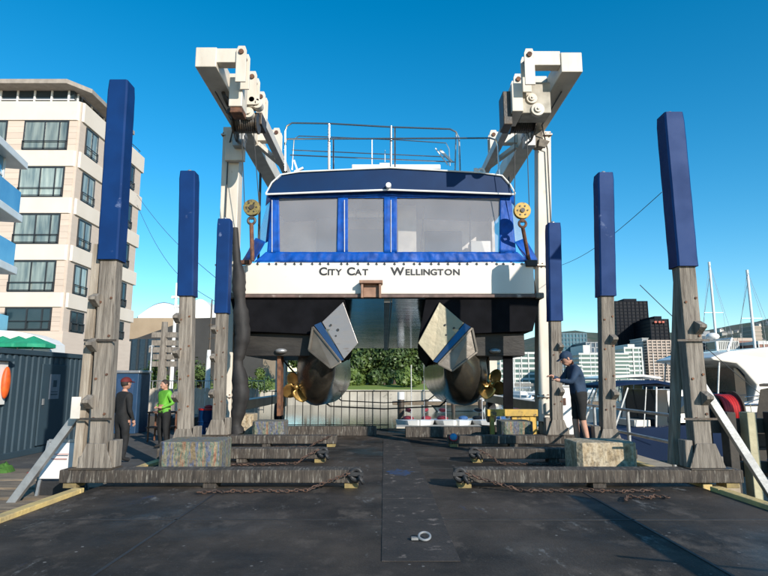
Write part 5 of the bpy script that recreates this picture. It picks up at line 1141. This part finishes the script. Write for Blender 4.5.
# local frame: stern at x=0, bow at +x, width in y
def cruiser(L, B, H, hullm, stripe, label, fly, name='motor_cruiser'):
    t = thing(name, label, 'motor boat'); g = G(); S = []
    for f, w_, zb, zt_ in ((0, .92, .1, H * .9), (.3, 1, .0, H * .92), (.6, .95, .0, H), (.82, .62, .1, H * 1.12), (.95, .22, .3, H * 1.2), (1, .02, .6, H * 1.24)):
        b = B / 2 * w_; S.append([(f * L, -b * .72, zb - .3), (f * L, -b, zb + .35), (f * L, -b, zt_), (f * L, b, zt_), (f * L, b, zb + .35), (f * L, b * .72, zb - .3)])
    loft(g, S); L_(g, 'hull', hullm, t, bevel=.03)
    g = G(); S = []
    for f, w_, zt_ in ((.36, .82, 1.15), (.5, .84, 1.2), (.62, .78, 1.0), (.80, .5, .30), (.93, .16, .12)): b = B / 2 * w_; S.append([(f * L, -b, H * .95 + f * .2), (f * L, -b * .82, H + zt_), (f * L, b * .82, H + zt_), (f * L, b, H * .95 + f * .2)])
    loft(g, S); L_(g, 'cabin', M['gelcoat'], t, bevel=.08)
    for s in (-1, 1):
        g = G(); y_ = s * B / 2 * .80; pts = [(L * .38, y_, H + .35), (L * .60, y_ * .97, H + .40), (L * .70, y_ * .84, H + .45), (L * .60, y_ * .90, H + .80), (L * .48, y_ * .93, H + .98), (L * .38, y_ * .93, H + .95)]
        g.prism(pts, (0, s * .06, 0)); L_(g, 'side_window', tint, t)
    g = G(); g.prism([(L * .645, -B * .30, H + 1.0), (L * .645, B * .30, H + 1.0), (L * .755, B * .24, H + .60), (L * .755, -B * .24, H + .60)], (.05, 0, .05)); L_(g, 'windscreen', tint, t)
    g = G(); S = []
    for f, w_, z in ((.05, .78, 0), (.15, .84, .12), (.3, .84, .18), (.42, .70, .05)): b = B / 2 * w_; S.append([(f * L, -b, H + 1.25 + z), (f * L, -b * .9, H + 1.38 + z), (f * L, b * .9, H + 1.38 + z), (f * L, b, H + 1.25 + z)])
    loft(g, S); L_(g, 'hardtop', M['gelcoat'] if stripe is navyhull and hullm is not navyhull else stripe, t, bevel=.04)
    g = G()
    for s in (-1, 1):
        g.bar((L * .08, s * B * .40, H * .9), (L * .16, s * B * .38, H + 1.28), .06); g.bar((L * .28, s * B * .41, H * .9), (L * .30, s * B * .39, H + 1.3), .05); g.bar((L * .22, s * B * .41, H * .9), (L * .25, s * B * .39, H + 1.3), .03)
    L_(g, 'roof_stay', M['galv'], t)
    g = G(); g.box(L * .30, L * .36, -B * .36, B * .36, H * .5, H + 1.2); L_(g, 'cabin_bulkhead', tint, t)
    g = G(); g.box(L * .0 - .5, 0, -B * .40, B * .40, .15, .30); L_(g, 'swim_platform', M['gelcoat'], t, bevel=.03)
    g = G(); g.box(L * .02, L * .3, -B * .40, B * .40, H * .5, H * .55); g.box(L * .2, L * .28, -B * .3, B * .3, H * .55, H * 1.05); L_(g, 'cockpit', M['gelcoat'], t, bevel=.02)
    g = G()
    for s in (-1, 1):
        g.tube([(L * .55, s * B * .45, H * 1.0 + .5), (L * .85, s * B * .26, H * 1.15 + .55), (L * .99, 0, H * 1.25 + .55)], .02, 6)
        for f in (.55, .67, .78, .88): g.cyl((f * L, s * B * (.46 if f < .7 else .36 if f < .8 else .2), H), (f * L, s * B * (.45 if f < .7 else .35 if f < .8 else .21), H * 1.1 + .5), .014, 5)
    L_(g, 'bow_rail', M['stainless'], t, smooth=True)
    if fly:
        g = G(); S = []
        for f, w_, z in ((.18, .66, .5), (.3, .7, .55), (.44, .66, .62), (.52, .5, .1)): b = B / 2 * w_; S.append([(f * L, -b, H + 1.5), (f * L, -b * .9, H + 1.5 + z), (f * L, b * .9, H + 1.5 + z), (f * L, b, H + 1.5)])
        loft(g, S); L_(g, 'flybridge', M['gelcoat'], t, bevel=.06)
        g = G()
        for s in (-1, 1): g.tube([(L * .16, s * B * .32, H + 1.5), (L * .2, s * B * .28, H + 2.9), (L * .42, s * B * .28, H + 2.95), (L * .45, s * B * .3, H + 2.0)], .04, 6)
        g.tube([(L * .2, -B * .28, H + 2.9), (L * .2, B * .28, H + 2.9)], .04, 6); L_(g, 'canopy_frame', M['galv'], t, smooth=True)
        g = G(); g.ball((L * .24, 0, H + 3.15), .32, 16, 10, (1, 1, .5)); g.cyl((L * .24, 0, H + 2.9), (L * .24, 0, H + 3.1), .1, 8); L_(g, 'radar_dome', M['white'], t, smooth=True)
    return t
c1 = cruiser(8.0, 3.0, 1.7, navyhull, navyhull, 'navy hulled cabin cruiser with a white foredeck behind the railing', False)
place(c1, 7.6, 22.6, -1.8, R(7))
c3 = cruiser(9.5, 3.2, 2.0, M['gelcoat'], navyhull, 'white cabin cruiser partly hidden behind the navy hulled one', False)
place(c3, 10.6, 31.5, -1.8, R(5))
def big_cruiser():
    t = thing('motor_cruiser', 'large white motor cruiser with a sweeping hardtop at the right edge', 'motor boat'); L, B, H = 16, 4.8, 2.45
    g = G(); S = []
    for f, w_, zb, zt_ in ((0, .9, .1, H * .93), (.25, 1, 0, H * .95), (.55, .97, 0, H), (.8, .66, .1, H * 1.08), (.94, .25, .4, H * 1.16), (1, .02, .8, H * 1.2)):
        b = B / 2 * w_; S.append([(f * L, -b * .7, zb - .3), (f * L, -b * .95, zb + .5), (f * L, -b, zt_), (f * L, b, zt_), (f * L, b * .95, zb + .5), (f * L, b * .7, zb - .3)])
    loft(g, S); L_(g, 'hull', M['gelcoat'], t, bevel=.04)
    g = G()
    for s_ in (-1, 1): g.tube([(f * L, s_ * (B / 2 * w_ + .02), zt_) for f, w_, zt_ in ((.0, .9, H * .90), (.25, 1, H * .92), (.55, .97, H * .97), (.8, .66, H * 1.05), (.94, .25, H * 1.13))], .05, 6)
    L_(g, 'rubbing_strake', M['stainless'], t, smooth=True)
    y0, y1 = -B * .42, B * .42
    prof = [(3.4, H * .9), (3.7, H + .55), (3.2, H + 1.15), (2.9, H + 1.42), (1.9, H + 1.56), (1.8, H + 1.66), (2.6, H + 1.92), (4.5, H + 2.12), (7.0, H + 1.95), (9.2, H + 1.45), (11.5, H + .75), (13.4, H + .22), (13.4, H * .9)]
    g = G(); n = len(prof)
    vs = [(x, y0 * (1 - .03 * max(0, x - 6)), z) for x, z in prof] + [(x, y1 * (1 - .03 * max(0, x - 6)), z) for x, z in prof]
    g.add(vs, [tuple(range(n)), tuple(range(2 * n - 1, n - 1, -1))] + [(i, i + n, (i + 1) % n + n, (i + 1) % n) for i in range(n)]); L_(g, 'superstructure', M['gelcoat'], t, bevel=.06)
    for s_ in (-1, 1):
        yy = s_ * B * .425; g = G(); pts = [(4.6, H + .95), (5.0, H + 1.35), (6.2, H + 1.55), (7.6, H + 1.42), (9.4, H + .95), (9.2, H + .78), (5.2, H + .72)]
        g.prism([(x, yy * (1 - .03 * max(0, x - 6)) , z) for x, z in pts], (0, s_ * .03, 0)); L_(g, 'side_window', tint2, t)
    g = G(); g.box(2.9, 3.35, y0 * .9, y1 * .9, H * .8, H + 1.25); L_(g, 'cabin_bulkhead', tint, t)
    for x, yy in ((2.0, y0 * .93), (2.0, y1 * .93)): g = G(); g.bar((x, yy, H * .9), (x + .25, yy, H + 1.55), .05); L_(g, 'roof_stay', M['galv'], t)
    g = G(); g.box(.3, 2.8, y0 * .9, y1 * .9, H * .70, H * .78); g.box(1.6, 2.6, y0 * .5, y1 * .5, H * .79, H * 1.1); L_(g, 'cockpit', tint, t)
    g = G(); g.tube([(3.0, y0 * .7, H + 1.95), (3.4, y0 * .6, H + 2.5), (3.4, y1 * .6, H + 2.5), (3.0, y1 * .7, H + 1.95)], .05, 8); L_(g, 'radar_arch', M['white'], t, smooth=True)
    g = G(); g.ball((3.4, 0, H + 2.68), .28, 16, 10, (1, 1, .6)); L_(g, 'radar_dome', M['white'], t, smooth=True)
    g = G(); g.tube([(6, y0 * 1.08, H + .55), (10, y0 * .85, H + .75), (15.5, 0, H + 1.15)], .022, 6)
    for x, q in ((6, 1.08), (8, .97), (10, .85), (12, .6), (14, .3)): g.cyl((x, y0 * q, H * .98), (x, y0 * q, H + .50 + (x - 6) * .06), .016, 5)
    L_(g, 'side_rail', M['stainless'], t, smooth=True)
    return t
tint2 = mat('teal_screen', (.03, .09, .10), .08, .3)
c2 = big_cruiser(); place(c2, 11.3, 25.4, -1.75, R(6))
# boat masts
def yacht_mast(px, py, Y, label, boom=True):
    b = W(px, py, Y); t = thing('sailing_yacht', label, 'yacht', (b.x, Y, -1.8), 'yachts with tall masts on the right')
    g = G(); loft(g, [[(b.x - .9 * w_, Y + yy, -1.9), (b.x - 1.35 * w_, Y + yy, -.85), (b.x + 1.35 * w_, Y + yy, -.85), (b.x + .9 * w_, Y + yy, -1.9)] for yy, w_ in ((-4.5, .8), (-1, 1), (2, .8), (4.8, .04))]); g.build('hull', M['gelcoat'], t, bevel=.05)
    g = G(); g.box(b.x - .8, b.x + .8, Y - 2.5, Y + 1.8, -.84, -.35); g.build('coachroof', M['white'], t, bevel=.1)
    g = G(); g.tube([(b.x, Y, -.8), (b.x, Y, b.z)], .10, 10); g.build('mast', M['white'], t, smooth=True)
    g = G(); zz = b.z * .62; g.bar((b.x - .8, Y, zz), (b.x + .8, Y, zz), .05); g.build('spreader', M['white'], t)
    g = G()
    for s in (-1, 1): g.tube([(b.x + s * 1.2, Y, -.8), (b.x + s * .8, Y, zz), (b.x, Y, b.z - .1)], .012, 5)
    g.tube([(b.x, Y - 4.3, -.8), (b.x, Y, b.z)], .012, 5); g.tube([(b.x, Y + 4.6, -.8), (b.x, Y, b.z * .92)], .02, 5); g.build('rigging', M['galv'], t)
    g = G(); g.ball((b.x, Y - 1.8, .5), .25, 12, 6, (.6, 6.5, .7)); g.build('furled_sail', bluec, t, smooth=True)
yacht_mast(709, 262, 48, 'yacht with a tall white mast rising left of the hillside')
yacht_mast(747, 270, 44, 'yacht with a tall white mast nearest the right edge')
yacht_mast(779, 300, 50, 'yacht with a mast just beyond the right edge of the picture')
# pontoon under the boats
g = G(); g.box(6.0, 7.1, 14, 44, -1.75, -1.35); tag(g.build('floating_walkway', M['concrete'], bevel=.03), 'low floating walkway between the platform and the moored cruisers', 'pontoon')

# right side clutter
M['darktim'] = mat('tarred_timber', (.035, .03, .025), .8, c2=(.06, .05, .04), scale=3, bump=.5)
t = thing('hose_reel', 'dark drum reel with bright red hose at the right beside the strut', 'hose reel', (7.15, 12.2, .6))
c = W(722, 411, 12); X = c.x
g = G(); g.cyl((X - .22, 12, c.z), (X - .19, 12, c.z), .34, 26); g.cyl((X + .22, 12, c.z), (X + .25, 12, c.z), .40, 26); g.build('reel_flange', M['darktim'], t)
g = G()
for k in range(7): g.torus((X - .10 + k * .05, 12, c.z), .31, .032, Matrix.Rotation(R(90), 3, 'Y'), 26, 8)
g.build('red_hose', M['red'], t, smooth=True)
g = G(); g.box(X - .3, X - .26, 11.95, 12.05, -.4, c.z); g.box(X + .28, X + .32, 11.95, 12.05, -.4, c.z); g.cyl((X - .3, 12, c.z), (X + .32, 12, c.z), .04, 10); g.build('reel_stand', M['darktim'], t)
jt = thing('timber_landing', 'dark timber landing with pale yellow posts at the lower right', 'landing', (7, 11.5, -.5))
for i, (px, m_) in enumerate(((748, M['paleyel'] if 0 else mat('pale_yellow_paint', (.46, .41, .26), .7, scale=4, bump=.4)), (728, M['darktim']), (772, M['darktim']))):
    p = W(px, 412, 11.2); g = G(); g.box(p.x - .085, p.x + .085, 11.1, 11.36, -2.2, p.z); g.build('post', m_, jt, bevel=.015)
a = W(700, 425, 11.4); b = W(800, 425, 11.4)
g = G(); g.box(a.x, b.x + 1.5, 11.37, 11.55, a.z - .15, a.z + .12); g.build('rail_beam', M['darktim'], jt, bevel=.01)
a = W(690, 462, 11.4); g = G(); g.box(a.x - .2, b.x + 2, 11.37, 11.6, a.z - .2, a.z); g.build('lower_beam', M['darktim'], jt, bevel=.01)
for k in range(7): g = G(); g.box(5.4 + k * .75, 5.46 + k * .75 + .62, 11.6, 13.4, -.40, -.33); g.build('deck_plank', M['darktim'], jt, bevel=.006)
for x in (5.8, 8.2): g = G(); g.cyl((x, 12.4, -2.6), (x, 12.4, -.41), .14, 12); g.build('pile', M['wood'], jt, smooth=True)
sk = thing('dark_skip', 'dark sloping sided steel skip at the right edge', 'skip', (8.2, 12.6, .5))
a = W(738, 432, 12.4); b = W(751, 389, 12.4); g = G()
g.hexa([(a.x + .2, 12.3, a.z - .3), (a.x + 2.6, 12.3, a.z - .3), (a.x + 3.6, 13.8, a.z - .3), (a.x + 1.4, 13.8, a.z - .3)], [(b.x, 12.1, b.z), (b.x + 2.9, 12.1, b.z + .05), (b.x + 3.9, 14, b.z + .05), (b.x + 1.4, 14, b.z)]); g.build('body', M['darktim'], sk, bevel=.02)
g = G(); g.hexa([(b.x - .05, 12.04, b.z + .055), (b.x + 2.95, 12.04, b.z + .055), (b.x + 4, 14.06, b.z + .055), (b.x + 1.35, 14.06, b.z + .055)], [(b.x - .05, 12.04, b.z + .11), (b.x + 2.95, 12.04, b.z + .11), (b.x + 4, 14.06, b.z + .11), (b.x + 1.35, 14.06, b.z + .11)]); g.build('rim', M['darktim'], sk, bevel=.01)
g = G(); g.prism([(a.x + .1, 12.2, -.33), (a.x + .3, 12.2, a.z - .3), (a.x + .5, 12.2, a.z - .3), (a.x + .35, 12.2, -.33)], (0, .15, 0)); g.box(a.x + 2.0, a.x + 2.2, 12.3, 12.5, -.33, a.z - .3); g.build('stand_leg', M['darktim'], sk)

# overhead lines
def wire(a, b, sag, r, label):
    g = G(); a = Vector(a); b = Vector(b); g.tube([a.lerp(b, i / 16) - Vector((0, 0, sag * math.sin(math.pi * i / 16))) for i in range(17)], r, 5); tag(g.build('overhead_wire', M['rope']), label, 'wire', 'overhead wires')
wire(W(137, 195, 30), W(222, 283, 20), .3, .010, 'upper thin wire crossing the sky between the left stands')
wire(W(137, 205, 30), W(222, 305, 20), .9, .010, 'lower thin wire crossing the sky between the left stands')
wire(W(545, 270, 20), W(662, 192, 11), .3, .007, 'thin wire crossing the sky between the right stands')
wire(W(640, 285, 16), W(768, 400, 18), .1, .012, 'thin stay running down behind the nearest right stand to the moored boats')

# unseen boom and stay added out of view to lay shadows on the deck
bs_ = math.tan(EL); ca = Vector((math.sin(AZ), -math.cos(AZ), 0)) / bs_
def above(x, y, h): return Vector((x, y, 0)) + ca * h + Vector((0, 0, h))
t = thing('shadow_boom', 'added grey boom out of view on the right, casting the long deck shadow', 'boom', (2.48, 1.6, 0))
g = G(); g.bar((2.48, .3, 0), above(2.49, 7.6, 2.1), .13, .13); g.build('boom', M['galv'], t)
g = G(); g.box(2.25, 2.72, .1, .5, 0, .12); g.build('foot_plate', M['galv'], t)
g = G(); g.tube([above(1.95, 5.1, 1.2), above(3.6, 4.5, 1.6)], .014, 6); g.build('stay', M['rope'], t)

# unseen panel added out of view, cut to shade the stern corner
t = thing('shadow_panel', 'added grey panel on a post, out of view on the right, shading the stern corner', 'shadow panel', (12, 4, 0))
k_ = 8.0; q = [Vector((x, 14.8, z)) + sdir * k_ for x, z in ((2.92, 3.55), (3.98, 4.86), (4.75, 4.86), (4.75, 3.45))]
g = G(); g.prism(q, (.04, -.3, 0)); g.build('panel', M['galv'], t)
c_ = (q[2] + q[3]) / 2; g = G(); g.bar((c_.x, c_.y, 0), (c_.x, c_.y, q[2].z), .2); g.build('post', M['galv'], t)

# pieces that are separate in the photograph become separate parts
def islands(o):
    me = o.data; par = list(range(len(me.vertices)))
    def find(a):
        while par[a] != a: par[a] = par[par[a]]; a = par[a]
        return a
    for e in me.edges: par[find(e.vertices[0])] = find(e.vertices[1])
    groups = {}
    for p in me.polygons: groups.setdefault(find(p.vertices[0]), []).append(p.index)
    return list(groups.values())
SPLIT = {'rail_post', 'drum_flange', 'roof_stay', 'grab_pole', 'leg', 'strap', 'cover_zip', 'stay', 'seam_strip', 'reel_flange', 'cheek_plate', 'link_plate', 'side_rail', 'reel_stand', 'shelf', 'canopy_frame', 'bolt_hole', 'roof_rail', 'hub_cover', 'lamp_bracket', 'stand_leg', 'flange'}
for o in list(bpy.data.objects):
    if o.type != 'MESH' or o.name.split('.')[0] not in SPLIT: continue
    isl = islands(o)
    if not 1 < len(isl) <= 16: continue
    base_me = o.data
    for k, fl in enumerate(isl):
        keep = set(fl); me = base_me.copy(); b = bmesh.new(); b.from_mesh(me); b.faces.ensure_lookup_table()
        bmesh.ops.delete(b, geom=[f for f in b.faces if f.index not in keep], context='FACES')
        bmesh.ops.delete(b, geom=[v for v in b.verts if not v.link_faces], context='VERTS'); b.to_mesh(me); b.free()
        if k == 0: o.data = me
        else: c = o.copy(); c.data = me; COL.objects.link(c)
